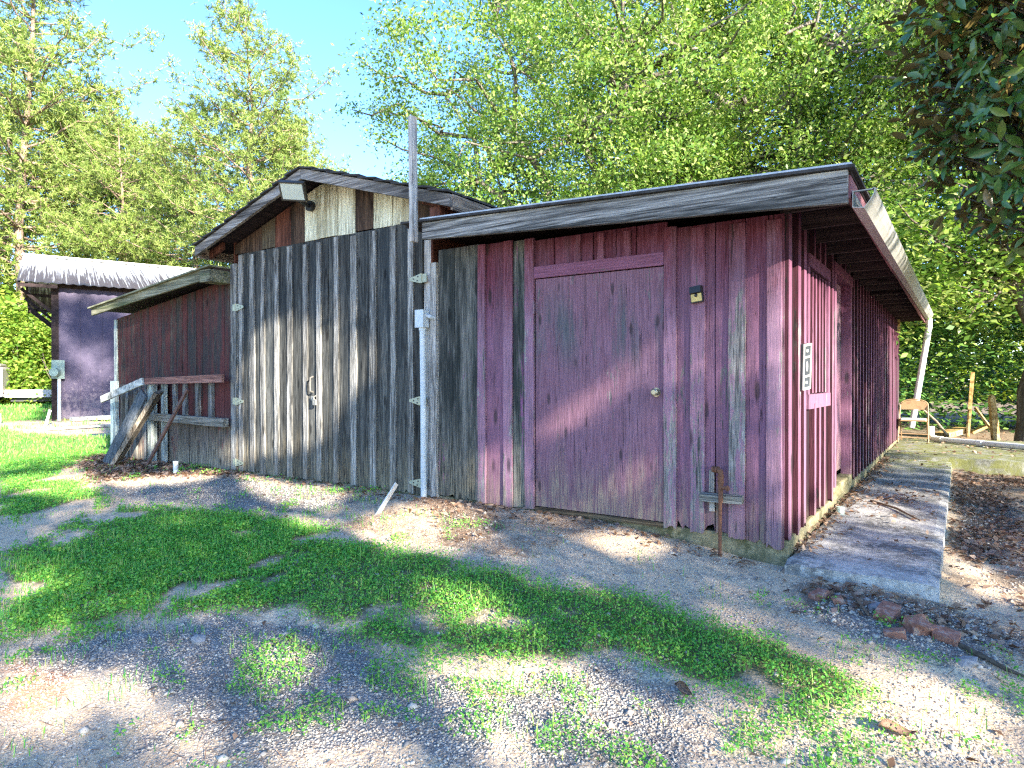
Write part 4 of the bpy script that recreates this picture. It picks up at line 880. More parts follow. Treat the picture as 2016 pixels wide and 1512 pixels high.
pe = t.math('MULTIPLY', t.maprange(sx.outputs[1], .62, .66), t.maprange(vor.outputs['Distance'], .42, .36))
col = t.mix(t.math('MULTIPLY', pe, .7), col, grav)
col = t.mix(t.math('MULTIPLY', t.maprange(t.math('ADD', at('clay'), t.math('SUBTRACT', b_, .5)), .3, .8), .75), col, (.42, .17, .075))
col = t.mix(t.math('MULTIPLY', t.maprange(t.math('ADD', at('litter'), t.math('SUBTRACT', b_, .5)), .3, .8), .8), col, (.12, .085, .055))
col = t.mix(t.math('MULTIPLY', t.maprange(c_, .50, .58), .5), col, (.24, .18, .125)); col = t.mix(t.math('MULTIPLY', t.maprange(d_, .56, .64), .6), col, (.62, .56, .47))
gr = t.mix(a, (.045, .07, .02), (.08, .10, .03))
col = t.mix(t.math('MULTIPLY', t.maprange(t.math('ADD', at('grass'), t.math('MULTIPLY', t.math('SUBTRACT', b_, .5), .8)), .3, .8), .85), col, gr)
hgt = t.math('ADD', t.math('ADD', t.math('MULTIPLY', b_, .5), t.math('MULTIPLY', c_, .5)), t.math('MULTIPLY', t.maprange(vor.outputs['Distance'], .1, .6, 1, 0), t.math('ADD', t.math('MULTIPLY', gw, .8), .15)))
g = link('ground', gme, t.out(t.bsdf(col, .95, hgt, .9, .016, spec=.1))); tag(g, 'sandy dirt yard with gravel and grass patches', 'ground', kind='structure')

# concrete walk and patio ---------------------------------------------------
def slab(name, x0, x1, y0, y1, z0, z1, mat, label, n=(14, 60), warp=.006):
    bm = bmesh.new(); xs_ = np.linspace(x0, x1, n[0]); ys_ = np.linspace(y0, y1, n[1]); vt = {}
    for k, z in ((0, z0), (1, z1)):
        for i, x in enumerate(xs_):
            for j, y in enumerate(ys_):
                e = (i in (0, n[0]-1))+(j in (0, n[1]-1))
                dx = (J(-.010, .006) if i in (0, n[0]-1) else 0); dy = (J(-.008, .008) if j in (0, n[1]-1) else 0)
                zz = z + (warp*(fbm(np.array([x*1.2]), np.array([y*1.2]))[0]-.5)*2 - (.012*e*J(.6, 1.3) if e else 0) if k else 0)
                vt[k, i, j] = bm.verts.new((x+dx, y+dy, zz))
    for i in range(n[0]-1):
        for j in range(n[1]-1):
            for k in (0, 1): bm.faces.new([vt[k, i, j], vt[k, i+1, j], vt[k, i+1, j+1], vt[k, i, j+1]])
    for i in range(n[0]-1):
        for j in (0, n[1]-1): bm.faces.new([vt[0, i, j], vt[0, i+1, j], vt[1, i+1, j], vt[1, i, j]])
    for j in range(n[1]-1):
        for i in (0, n[0]-1): bm.faces.new([vt[0, i, j], vt[0, i, j+1], vt[1, i, j+1], vt[1, i, j]])
    bmesh.ops.recalc_face_normals(bm, faces=bm.faces[:])
    me = bpy.data.meshes.new(name); bm.to_mesh(me); bm.free(); o = link(name, me, mat); return tag(o, label, 'concrete slab', kind='structure')
slab('concrete_path', -.985, -.10, 4.75, 12.15, .0, .312, M['slab'], 'weathered concrete walk along the side wall')
slab('patio', -1.0, 5.5, 12.16, 16.4, -.1, .362, M['patio'], 'mossy concrete patio at the far end of the shed', n=(30, 24))

# gravel, grass, litter -----------------------------------------------------
def zone(n, x0, x1, y0, y1):
    return rng.uniform(x0, x1, n), rng.uniform(y0, y1, n)
def in_view(x, y, m=1.0):
    f = -.565*x+.825*y; r = .825*x+.565*y
    return (f > .9) & (np.abs(r) < .86*f+m)
def off_slab(x, y): return ~((x > -1.0) & (x < -.085) & (y > 4.73)) & ~((x > -10.9) & (x < -1.0) & (y > YF-.02)) & ~((x > -1.1) & (y > 12.1) & (y < 16.4))
# stones: jittered octahedra
def scatter_stones(x, y, smin, smax, seed):
    r = np.random.default_rng(seed); n = len(x); s = smin+(smax-smin)*r.random(n)**2.2
    base = np.array([[1,0,0],[-1,0,0],[0,1,0],[0,-1,0],[0,0,1],[0,0,-1.]])
    fc = np.array([[0,2,4],[2,1,4],[1,3,4],[3,0,4],[2,0,5],[1,2,5],[3,1,5],[0,3,5]])
    V = base[None]*(1+.35*(r.random((n, 6, 1))-.5))+.22*(r.random((n, 6, 3))-.5)
    V = V*np.stack([s*(.8+.6*r.random(n)), s*(.6+.4*r.random(n)), s*(.4+.3*r.random(n))], 1)[:, None]*.62
    th = r.random(n)*2*PI; c, d = np.cos(th)[:, None], np.sin(th)[:, None]
    X, Y = V[..., 0]*c-V[..., 1]*d, V[..., 0]*d+V[..., 1]*c; ti = (r.random(n)-.5)[:, None]
    Zv = V[..., 2]+X*ti*.6
    V = np.stack([X+x[:, None], Y+y[:, None], Zv+(H(x, y)+s*.10)[:, None]], 2)
    return V.reshape(-1, 3), (fc[None]+6*np.arange(n)[:, None, None]).reshape(-1, 3)
def keep(x, y, p): return rng.random(len(x)) < p
Vs, Fs = [], []; off = 0
def acc(V, F):
    global off
    Vs.append(V); Fs.append(F+off); off += len(V)
for nn, box, smin, smax in ((120000, (-6, .8, .6, 3.2), .005, .017), (75000, (-9.5, .8, 2.6, 4.95), .006, .018), (7000, (0, 2.2, 4, 9), .01, .03)):
    x, y = zone(nn, *box); p = np.where(m_gravel(x, y) > .5, .95, .6)*np.where(inany(x, y, GP['grass']), .25, 1)*(.35+1.1*fbm(x*3, y*3))
    k = in_view(x, y) & off_slab(x, y) & keep(x, y, p); acc(*scatter_stones(x[k], y[k], smin, smax, nn))
x, y = zone(500, -6, .8, .8, 4.7); k = in_view(x, y) & off_slab(x, y); acc(*scatter_stones(x[k][:260], y[k][:260], .03, .055, 3))
x, y = zone(420, -.75, .15, 3.9, 4.6); k = off_slab(x, y); acc(*scatter_stones(x[k], y[k], .012, .038, 9))
t = NT('gravel_stone'); r_ = t.rnd(); nz = t.noise(t.pos(), 160, 3)
c = t.ramp(r_, [(0, (.17, .155, .14)), (.3, (.33, .30, .26)), (.6, (.52, .46, .37)), (.85, (.68, .60, .47)), (1, (.52, .35, .22))])
gv = link('gravel', np_mesh('gravel', np.concatenate(Vs), np.concatenate(Fs)), t.out(t.bsdf(t.mix(t.math('MULTIPLY', nz, .5), c, (.3, .29, .28)), .9, nz, .4, .003, spec=.2)))
tag(gv, 'loose gray gravel scattered over the dirt', 'gravel', kind='stuff')

# leaves as single quads (rhombi)
def leaf_quads(P, size, r, up=.5, droop=0, aspect=.5, fold=.0):
    """P (n,3), size (n,): random rhombic leaves, normals biased upwards by up"""
    n = len(P); N = r.normal(size=(n, 3)); N[:, 2] = np.abs(N[:, 2])*(1 if up > 0 else 1)+up*2; N /= np.linalg.norm(N, axis=1)[:, None]
    T = r.normal(size=(n, 3)); T[:, 2] -= droop; T -= N*(T*N).sum(1)[:, None]; T /= np.linalg.norm(T, axis=1)[:, None]+1e-9
    B = np.cross(N, T); s = size[:, None]
    V = np.stack([P-T*s*.5, P+B*s*aspect*.5-T*s*.06+N*s*fold, P+T*s*.5, P-B*s*aspect*.5-T*s*.06+N*s*fold], 1)
    return V.reshape(-1, 3), np.arange(n*4).reshape(-1, 4)
# ground cover -------------------------------------------------------------
r2 = np.random.default_rng(21)
PV, PS = [], []; BV, BF, bo = [], [], 0
def blades(x, y, h, w, r):
    n = len(x); z = H(x, y); th = r.random(n)*2*PI; le = r.random(n)*.75
    d = np.stack([np.cos(th), np.sin(th)], 1); pr = np.stack([-d[:, 1], d[:, 0]], 1)
    p0 = np.stack([x, y, z-.005], 1); w2 = (w/2)[:, None]
    mid = p0.copy(); mid[:, :2] += d*(h*le*.3)[:, None]; mid[:, 2] += h*.6
    tip = p0.copy(); tip[:, :2] += d*(h*le)[:, None]; tip[:, 2] += h*(1-.35*le)
    o3 = lambda a, s: np.concatenate([a[:, :2]+pr*w2*s, a[:, 2:]], 1)
    V = np.stack([o3(p0, -1), o3(p0, 1), o3(mid, .8), o3(mid, -.8), tip], 1).reshape(-1, 3)
    b0 = np.arange(n)[:, None]*5
    return V, np.concatenate([b0+np.array([0, 1, 2, 3]), b0+np.array([3, 2, 4, 4])], 0)
GCELLS = []
for nn, box, sz, hh in ((300000, (-5.6, .9, .7, 4.3), (.010, .021), .045), (120000, (-12.5, -3.5, 1.4, 5.2), (.016, .032), .05)):
    x, y = zone(nn, *box); g = m_grass(x, y); sp = inany(x, y, GP['sparse'], .25)
    cl = fbm(x*6+5, y*6)
    p = np.where(g > .5, .92, np.where(sp & (cl > .52), .55, np.where((cl > .66) & (fbm(x*1.1, y*1.1+60) > .5), .35, .0)))*np.clip(.45+1.2*fbm(x*2.4+8, y*2.4), 0, 1)
    k = in_view(x, y, .6) & off_slab(x, y) & keep(x, y, p); x, y, cl = x[k], y[k], cl[k]
    h = hh*(.25+1.2*cl)*r2.random(len(x))**.6*(.6+.8*fbm(x*1.5, y*1.5))
    PV.append(np.stack([x, y, H(x, y)+h], 1)); PS.append(sz[0]+(sz[1]-sz[0])*r2.random(len(x)))
V, F = leaf_quads(np.concatenate(PV), np.concatenate(PS), r2, .35, 0, .62, .06)
M['clover'] = leafmat('ground_cover_leaves', [(.065, .26, .045), (.115, .38, .052), (.19, .48, .062), (.38, .56, .085)], .3, .55)
o = link('ground_cover', np_mesh('ground_cover', V, F), M['clover']); tag(o, 'low leafy green ground cover over the gravel', 'ground cover', kind='stuff')
for nn, box, hh, w in ((60000, (-6, .9, .7, 4.4), (.03, .10), .004), (90000, (-13, -4, 1.5, 5.4), (.03, .075), .006), (120000, (-30, -11, 2, 14), (.04, .10), .014), (40000, (-60, -20, 6, 30), (.10, .2), .04)):
    x, y = zone(nn, *box); g = m_grass(x, y); sp = inany(x, y, GP['sparse'], .25)
    left = ss(2.5, 6.5, -x)
    p = np.where(g > .5, .35+.6*left, np.where(sp & (fbm(x*5, y*5+9) > .52), .3, np.where(fbm(x*3.3, y*3.3+90) > .66, .22, .01)))
    k = in_view(x, y, .6 if box[0] > -14 else 9) & off_slab(x, y) & keep(x, y, p); x, y = x[k], y[k]; n = len(x)
    h = hh[0]+(hh[1]-hh[0])*r2.random(n)**1.8; V, F = blades(x, y, h*(.5+fbm(x*2, y*2)), w*(.7+.6*r2.random(n)), r2); BV.append(V); BF.append(F+bo); bo += len(V)
F = np.concatenate(BF); q4 = F[F[:, 2] != F[:, 3]]; q3 = F[F[:, 2] == F[:, 3]] if False else None
BFa = np.concatenate(BF)
V = np.concatenate(BV); me = bpy.data.meshes.new('lawn_grass')
tri = np.concatenate([BFa[:, [0, 1, 2]], BFa[BFa[:, 2] != BFa[:, 3]][:, [0, 2, 3]]])
tri2 = []
for Fz in BF:
    n2 = len(Fz)//2; a_, c_2 = Fz[:n2], Fz[n2:]
    tri2 += [a_[:, [0, 1, 2]], a_[:, [0, 2, 3]], c_2[:, [0, 1, 2]]]
M['grass'] = leafmat('grass_blades', [(.06, .26, .045), (.11, .38, .055), (.20, .48, .07), (.45, .48, .16)], .3, .6)
o = link('lawn_grass', np_mesh('lawn_grass', V, np.concatenate(tri2)), M['grass']); tag(o, 'short green grass of the yard', 'grass', kind='stuff')
# fallen leaves -------------------------------------------------------------
PV, PS = [], []
for nn, box, p0 in ((16000, (-12, -7, 3.6, 5.0), 'litter'), (1500, (-4.4, -2.6, 3.6, 4.93), 'litter'), (26000, (-.08, 3.2, 4.2, 12.1), None), (1500, (-7.6, -1.2, 4.5, 4.92), 'w'), (220, (-6, .6, 1., 4.6), 's'), (6000, (-4, 8, 16.4, 24), None), (900, (-1, .3, 3.9, 4.75), 'litter'), (900, (-30, -12, 5, 10), 's')):
    x, y = zone(nn, *box); k = off_slab(x, y)
    if p0 == 'litter': k &= inany(x+r2.normal(size=nn)*.12, y+r2.normal(size=nn)*.12, GP['litter'], .25, 3.) & (r2.random(nn) < .75*np.clip(fbm(x*4, y*4)*2.4-.5, 0, 1))
    elif p0 == 'w': k &= rng.random(nn) < ss(4.4, 4.9, y)*.5
    elif p0 is None: k &= rng.random(nn) < np.clip(fbm(x*1.4, y*1.4)*2.0-.62, .05, .7)
    x, y = x[k], y[k]; n = len(x); PV.append(np.stack([x, y, H(x, y)+.006+.022*r2.random(n)**2], 1)); PS.append((.028+.055*r2.random(n))*(.7 if p0 == 's' else 1))
x = rng.uniform(-1.02, -.15, 5200); y = rng.uniform(5.0, 12.1, 5200)   # on the walk: along the wall and in drifts
k = rng.random(5200) < np.maximum(np.exp(-((x+1.02)/(.10+.10*fbm(y*1.1, y*0)))**2)*1.0, np.exp(-((y-7.9)/.7)**2)*.4*(fbm(x*4, y*4) > .42)+.02)
x, y = x[k], y[k]; PV.append(np.stack([x, y, .318+.02*r2.random(len(x))**2], 1)); PS.append(.02+.05*r2.random(len(x)))
x = rng.uniform(-1, 4, 500); y = rng.uniform(12.3, 16.2, 500); PV.append(np.stack([x, y, .372+.012*r2.random(500)], 1)); PS.append(.03+.06*r2.random(500))
V, F = leaf_quads(np.concatenate(PV), np.concatenate(PS), r2, .9, 0, .55, .12)
x, y = zone(46000, -9.5, 1.2, .8, 4.95); lx, ly = zone(9000, -4.3, -2.4, 3.7, 4.9); x[:9000], y[:9000] = lx, ly; k = in_view(x, y) & off_slab(x, y) & (r2.random(46000) < np.clip(fbm(x*1.9+3, y*1.9)*2.-.45, .1, 1)*np.where(inany(x, y, GP['grass']), .3, 1)); x, y = x[k], y[k]
V2, F2 = leaf_quads(np.stack([x, y, H(x, y)+.008+.012*r2.random(len(x))], 1), .03+.07*r2.random(len(x)), r2, 1.4, 0, .045, .0)
F = np.concatenate([F, F2+len(V)]); V = np.concatenate([V, V2])
M['dry'] = leafmat('dry_leaves', [(.11, .06, .035), (.21, .125, .075), (.32, .195, .12), (.44, .31, .21), (.24, .17, .14)], .1, .8, .15)
o = link('leaf_litter', np_mesh('leaf_litter', V, F), M['dry']); tag(o, 'brown fallen leaves by the walls and the walk', 'leaf litter', kind='stuff')
# a few big curled leaves one can count
def big_leaf(x, y, s, rz, label):
    me = bpy.data.meshes.new('dry_leaf'); bm = bmesh.new(); n = 7; L = []
    for i in range(n):
        u = i/(n-1); w = s*.22*math.sin(PI*u**.8)+.001
        L.append([bm.verts.new((s*(u-.5), -w, .02*math.cos(u*5)+.018*(w/s)*4)), bm.verts.new((s*(u-.5), 0, .012*math.cos(u*5))), bm.verts.new((s*(u-.5), w, .016*math.cos(u*4)+.03*(w/s)*4))])
    for i in range(n-1):
        for j in (0, 1): bm.faces.new([L[i][j], L[i+1][j], L[i+1][j+1], L[i][j+1]])
    bmesh.ops.solidify(bm, geom=bm.faces[:], thickness=.0015); bm.to_mesh(me); bm.free()
    for p in me.polygons: p.use_smooth = True
    o = link('dry_leaf', me, M['dryleaf']); o.location = (x, y, hz(x, y)+.02); o.rotation_euler = (0, 0, rz); tag(o, label, 'leaf', 'large dry leaves on the ground')
M['dryleaf'] = plain('curled_brown_leaf', (.30, .19, .13), .8, var=.25, scale=25)
big_leaf(-.20, 3.02, .15, .5, 'big curled brown leaf lying on the dirt right of the mossy strip')
big_leaf(-1.02, 2.86, .10, -.2, 'curled dry leaf beside the green strip at the bottom')
big_leaf(.14, 5.0, .10, 1.0, 'brown leaf in the sunlit dirt right of the walk')
# ------------------------------------------------------------------ trees
def bark(name, a, b, sc=7):
    t = NT(name); P = t.pos(); v = t.vmul(P, (1, 1, .22)); n = t.noise(v, sc, 6, .65, .6); n2 = t.noise(v, sc*5, 4, .7)
    c = t.ramp(t.math('ADD', t.math('MULTIPLY', n, .6), t.math('MULTIPLY', n2, .4)), [(.36, tuple(x*.5 for x in a)), (.48, a), (.62, b)])
    return t.out(t.bsdf(c, .95, t.math('ADD', n, n2), .9, .03, spec=.1))
M['bark_oak'] = bark('oak_bark', (.16, .135, .11), (.30, .27, .23))
M['bark_pine'] = bark('pine_bark', (.22, .15, .11), (.40, .31, .25), 5)
M['bark_dark'] = bark('dark_bark', (.12, .10, .075), (.24, .21, .17))
M['oak_leaf'] = leafmat('oak_leaves', [(.06, .145, .024), (.12, .24, .038), (.20, .33, .055), (.30, .42, .095), (.47, .52, .22)], .42, .42, .5)
M['pine_leaf'] = leafmat('pine_needles', [(.09, .16, .028), (.16, .25, .042), (.26, .33, .07), (.40, .43, .15)], .3, .5, .4)
M['wood_leaf'] = leafmat('woodland_leaves', [(.04, .125, .034), (.07, .18, .046), (.12, .26, .055), (.22, .36, .08)], .3, .5, .4)
M['bush_leaf'] = leafmat('bright_bush_leaves', [(.09, .20, .025), (.16, .29, .035), (.25, .36, .05), (.34, .40, .08)], .35, .5, .4)
M['mag_leaf'] = leafmat('magnolia_leaves', [(.04, .11, .022), (.06, .145, .028), (.085, .175, .032), (.14, .20, .035)], .10, .28, .55, under=(.15, .11, .035))

def wiggle(a, b, n, amp, r):
    a, b = np.array(a, float), np.array(b, float); L = np.linalg.norm(b-a)
    pts = [a+(b-a)*i/n + (r.normal(size=3)*amp*L*math.sin(PI*i/n) if 0 < i < n else 0) for i in range(n+1)]
    return pts
def leaves_at(C, per, spread, size, r, aspect=.5, up=.15, squash=.75):
    n = len(C)*per; P = np.repeat(C, per, 0)+r.normal(size=(n, 3))*np.array([spread, spread, spread*squash])
    return P, size*(.45+1.05*r.random(n))
def tree_obj(name, loc, trunk_me, crown_me, trunk_mat, crown_mat, label, group=None, cat='tree', rz=0, s=1, sz=None):
    e = empty(name, loc, label, cat, group); e.rotation_euler = (0, 0, rz); e.scale = (s, s, sz or s)
    for nm, me, mt in (('trunk', trunk_me, trunk_mat), ('crown', crown_me, crown_mat)):
        if not me.materials: me.materials.append(mt)
        o = bpy.data.objects.new(nm, me); COL.objects.link(o); o.parent = e
    return e
def oak_meshes(seed, H_, Rc, base, ncl, per, leaf, spread=.42, gaps=.40, fork=.3, r0=.28, zsq=1.):
    """crown: clumps in an ellipsoid from height base to H_, radius Rc"""
    r = np.random.default_rng(seed); mb = MB()
    cz_, rz_ = (H_+base)/2, (H_-base)/2*zsq
    C = []
    while len(C) < ncl:
        p = r.normal(size=3); p /= np.linalg.norm(p); p *= r.random()**.38
        ang = math.atan2(p[1], p[0]); lob = 1+.16*math.sin(ang*3+seed)+.10*math.sin(ang*5+2*seed)+.12*math.sin(p[2]*7+seed)
        tp_ = 1-.28*max(p[2], 0); q_ = np.array([p[0]*Rc*lob*tp_, p[1]*Rc*lob*tp_, cz_+p[2]*rz_])
        w = fbm(np.array([q_[0]*.5+q_[2]*.3+seed*7]), np.array([q_[1]*.5+q_[2]*.5]), 3)[0]
        if w < gaps or q_[2] < 2.4: continue
        C.append(q_)
    C = np.array(C)
    fk = np.array([r.normal()*.15, r.normal()*.15, H_*fork]); tp = wiggle((0, 0, -.2), fk, 4, .03, r)
    mb.tube(tp, [r0*1.25, r0, r0*.9, r0*.82, r0*.75], 10)
    nl = 7; limbs = []
    for i in range(nl):
        a = 2*PI*i/nl+r.normal()*.25; el = .35+.9*r.random()
        end = np.array([math.cos(a)*Rc*.72*math.cos(el), math.sin(a)*Rc*.72*math.cos(el), cz_+rz_*.85*math.sin(el)-.1*H_*(i % 2)])
        pts = wiggle(fk-np.array([0, 0, r.random()*H_*.08]), end, 6, .06, r); rr = r0*.7
        mb.tube(pts, [rr*(1-.14*k) for k in range(7)], 7); limbs += [(p, rr*(1-.14*k)) for k, p in enumerate(pts)]
    LP = np.array([l[0] for l in limbs[1:]])
    k_ = r.choice(len(C), min(len(C), 330), replace=False)
    for i in k_:
        d = np.linalg.norm(LP-C[i], axis=1)+np.maximum(0, LP[:, 2]-C[i][2])*.8; j = int(np.argmin(d))
        mb.tube(wiggle(LP[j], C[i], 4, .07, r), [.075, .058, .042, .028, .014], 5, cap=False)
    P, S = leaves_at(C, per, spread, leaf, r); V, F = leaf_quads(P, S, r, .12, .35, .5, .05)
    return mb.mesh('oak_trunk', True), np_mesh('oak_crown', V, F)
def pine_meshes(seed, H_, R_, base=.35, ntuft=2600, r0=.2):
    r = np.random.default_rng(seed); mb = MB()
    top = np.array([r.normal()*.5, r.normal()*.5, H_]); tp = wiggle((0, 0, -.2), top, 8, .008, r)
    mb.tube(tp, [r0*(1.15-.13*i) for i in range(9)], 8); tp = np.array(tp)
    T = []; z = H_*base; k = 0
    while z < H_-.15:
        f = (z-H_*base)/(H_*(1-base)); prof = min(1, .62+1.6*f)*(1-f**2.1)**.62+.05
        i = min(7, int(z/H_*8)); g = z/H_*8-i; o = tp[i]*(1-g)+tp[i+1]*g
        for b_ in range(r.integers(2, 5) if f < .85 else 3):
            L = R_*prof*(.5+.65*r.random())*(1 if f > .12 else .8); a = r.random()*2*PI; rise = .05+.5*f+r.normal()*.12
            e = o+np.array([math.cos(a)*L, math.sin(a)*L, L*rise]); pts = wiggle(o, e, 5, .05, r); pts[-1][2] += .12*L
            mb.tube(pts, [.055*(1-f*.6)*(1-.16*q_)+.008 for q_ in range(6)], 5, cap=False)
            m = max(3, int(L*5.2))
            for q_ in range(m):
                u = .32+.68*(q_+r.random())/m; j = min(4, int(u*5)); w = u*5-j; c = np.array(pts[j])*(1-w)+np.array(pts[j+1])*w
                sd = (1-u)*L*.38+.16
                for _ in range(3): T.append(c+r.normal(size=3)*np.array([sd, sd, sd*.38])+np.array([0, 0, .06]))
        z += H_*.021*(.7+.7*r.random()); k += 1
    for _ in range(14): T.append(top+r.normal(size=3)*np.array([.18, .18, .3])-np.array([0, 0, .25]))
    T = np.array(T); 
    nn = 15; n = len(T)*nn; C = np.repeat(T, nn, 0)
    D = r.normal(size=(n, 3)); D[:, 2] += .55; D /= np.linalg.norm(D, axis=1)[:, None]
    L = (.13+.12*r.random(n))[:, None]; S = np.cross(D, r.normal(size=(n, 3))); S /= np.linalg.norm(S, axis=1)[:, None]
    w = .026
    V = np.stack([C-S*w*.5, C+S*w*.5, C+D*L+S*w*.35, C+D*L-S*w*.35], 1).reshape(-1, 3)
    return mb.mesh('pine_trunk', True), np_mesh('pine_crown', V, np.arange(n*4).reshape(-1, 4))

# pines on the left ---------------------------------------------------------
PM = [pine_meshes(101, 19.5, 4.4, .26), pine_meshes(102, 18, 4.2, .28), pine_meshes(103, 20, 4.9, .24), pine_meshes(104, 17, 3.0, .42)]
pines = [  # x, y, variant, scale, rz, label
 (-28.1, 19.6, 0, .98, .4, 'tall pine with the pointed top just left of the shed gable'),
 (-44.6, 15.2, 2, 1.42, 1.2, 'big pine cut by the left frame edge, nearest the far shed'),
 (-43.4, 18.6, 1, 1.1, 2.0, 'pine with the stepped shoulder right of the big left pine'),
 (-37.5, 17.8, 1, .85, 3.9, 'lower pine filling the dip left of centre between two taller pines'),
 (-33.0, 19.4, 0, .83, 5.1, 'pine just left of the tall pointed pine'),
 (-31.8, 22.5, 2, .80, .9, 'bushy pine behind the tall pointed pine'),
 (-27.4, 21.6, 1, .80, 2.7, 'pine at the right shoulder of the tall pointed pine'),
 (-53.0, 17.0, 3, 1.5, .3, 'thin pine behind the big pine at the left frame edge'),
 (-44.0, 17.0, 3, 1.05, 1.7, 'thin bare stemmed pine standing behind the far shed roof, on its left'),
 (-42.0, 20.5, 3, 1.0, 2.9, 'thin bare stemmed pine standing behind the far shed roof, in its middle'),
 (-46.0, 24.5, 3, 1.05, 4.1, 'thin bare stemmed pine deep in the stand behind the far shed'),
 (-40.0, 24.5, 0, .85, 5.3, 'full pine deep in the stand between the far shed and the gable'),
 (-36.0, 27.0, 3, 1.0, .8, 'thin pine deep in the stand left of the gable roof'),
 (-33.5, 30.0, 1, .85, 1.9, 'pine behind the gable ridge, farthest back'),
 (-50.0, 15.5, 2, .95, 3.3, 'distant pine at the far left behind the thin stems'),
 (-51.0, 21.0, 0, .95, 2.2, 'distant pine seen over the far shed ridge')]
for x, y, v, s, rz, l in pines: tree_obj('pine_tree', (x, y, .25), PM[v][0], PM[v][1], M['bark_pine'], M['pine_leaf'], l, 'pines left of the shed', rz=rz, s=s)
# oaks behind ---------------------------------------------------------------
o1 = oak_meshes(201, 18.5, 8.0, -2.5, 2000, 160, .108, .28, .44, .26, .30)
tree_obj('oak_tree', (-10.0, 19.9, .2), *o1, M['bark_oak'], M['oak_leaf'], 'wide leafy tree filling the sky behind the middle of the shed', 'leafy trees behind the shed')
o2 = oak_meshes(202, 17.5, 5.6, .5, 800, 155, .108, .28, .47, .27, .26)
tree_obj('oak_tree', (-5.6, 20.6, .2), *o2, M['bark_oak'], M['oak_leaf'], 'leafy tree behind the purple fascia, right of the widest tree', 'leafy trees behind the shed', rz=1.1)
o3 = oak_meshes(203, 15.5, 4.9, 3.0, 420, 150, .108, .32, .48, .30, .2)
tree_obj('oak_tree', (-2.6, 22.0, .2), *o3, M['bark_oak'], M['oak_leaf'], 'airy forked tree with sky showing through above the right end of the roof', 'leafy trees behind the shed', rz=.6)
tree_obj('oak_tree', (2.6, 21.5, .2), *o2, M['bark_oak'], M['oak_leaf'], 'leafy tree behind the dark big leaved tree at the upper right', 'leafy trees behind the shed', rz=2.3, s=1.0)
tree_obj('oak_tree', (-17.0, 25.5, .2), *o3, M['bark_oak'], M['oak_leaf'], 'small leafy tree in the gap right of the gable roof', 'leafy trees behind the shed', rz=2.9, s=.62)
# tree at the right edge with pale low boughs
r = np.random.default_rng(31); mb = MB()
mb.tube(wiggle((0, 0, -.2), (.15, .1, 2.3), 4, .03, r), [.27, .21, .19, .17, .16], 12); mb.tube(wiggle((.15, .1, 2.25), (-.55, .6, 4.4), 5, .04, r), [.15, .13, .12, .11, .1, .08], 10); mb.tube(wiggle((.15, .1, 2.2), (1.2, .2, 5.2), 5, .04, r), [.13, .12, .11, .1, .09, .07], 10)
C = []
for _ in range(190): C.append([r.normal()*1.55-.6, r.normal()*1.6-.2, 3.6+abs(r.normal())*1.5])
for _ in range(60): C.append([-1.7+r.normal()*.7, -.9+r.normal()*.6, 3.15+r.normal()*.35])
C = np.array(C)
for i in r.choice(len(C), 60, replace=False): mb.tube(wiggle((-.2, .35, 3.4), C[i], 4, .06, r), [.05, .04, .03, .02, .01], 5, cap=False)
P, S = leaves_at(C, 70, .34, .13, r, squash=.5); V, F = leaf_quads(P, S, r, .45, .1, .55, .05)
tree_obj('broadleaf_tree', (1.15, 16.9, .25), mb.mesh('edge_trunk', True), np_mesh('edge_crown', V, F), M['bark_dark'], M['oak_leaf'], 'broadleaf tree with a thick brown trunk at the right edge beyond the patio', 'trees at the right')
# magnolia ------------------------------------------------------------------
r = np.random.default_rng(41); mb = MB()
mb.tube(wiggle((0, 0, -.2), (0, .1, 7.2), 6, .02, r), [.2, .17, .15, .13, .1, .07, .03], 10)
V_all, F_all, no = [], [], 0
TW = []
while len(TW) < 950:
    p = r.normal(size=3); p /= np.linalg.norm(p); rad = .3+.7*r.random()**.55; p = p*rad
    q_ = np.array([p[0]*1.85, p[1]*1.95, 4.9+p[2]*2.75])
    if q_[2] < 2.45+.35*fbm(np.array([q_[0]*1.3]), np.array([q_[1]*1.3]))[0]: continue
    TW.append((q_, p))
for q_, p in TW:
    mb.tube(wiggle((q_[0]*.12, q_[1]*.12, q_[2]-.5), q_, 3, .05, r), [.022, .016, .011, .006], 4, cap=False)
def mag_leaves(TW, per):
    n = len(TW)*per; C = np.repeat(np.array([t_[0] for t_ in TW]), per, 0); O = np.repeat(np.array([t_[1] for t_ in TW]), per, 0)
    C = C+r.normal(size=(n, 3))*.075; D = O*.7+r.normal(size=(n, 3))*.75; D[:, 2] -= .15; D /= np.linalg.norm(D, axis=1)[:, None]
    N = r.normal(size=(n, 3))*.6; N[:, 2] += .75; N += O*1.1; N -= D*(N*D).sum(1)[:, None]; N /= np.linalg.norm(N, axis=1)[:, None]
    B = np.cross(D, N); L = (.12+.09*r.random(n))[:, None]; w = L*.2; prof = [(0, .12), (.25, .8), (.55, 1.), (.82, .62), (1., .02)]
    rows = []
    for u, k in prof:
        c = C+D*L*u-N*L*(.22*u*u); rows += [c-B*w*k+N*w*.35*k, c, c+B*w*k+N*w*.35*k]
    V = np.stack(rows, 1).reshape(-1, 3); f = []
    for i in range(4):
        for j in (0, 1): f.append([i*3+j, i*3+j+1, i*3+j+4, i*3+j+3])
    return V, (np.array(f)[None]+15*np.arange(n)[:, None, None]).reshape(-1, 4)
V, F = mag_leaves(TW, 17)
tree_obj('magnolia_tree', (1.36, 8.4, .25), mb.mesh('magnolia_trunk', True), np_mesh('magnolia_crown', V, F, True), M['bark_dark'], M['mag_leaf'], 'dark glossy big leaved tree hanging in from the upper right', 'trees at the right')

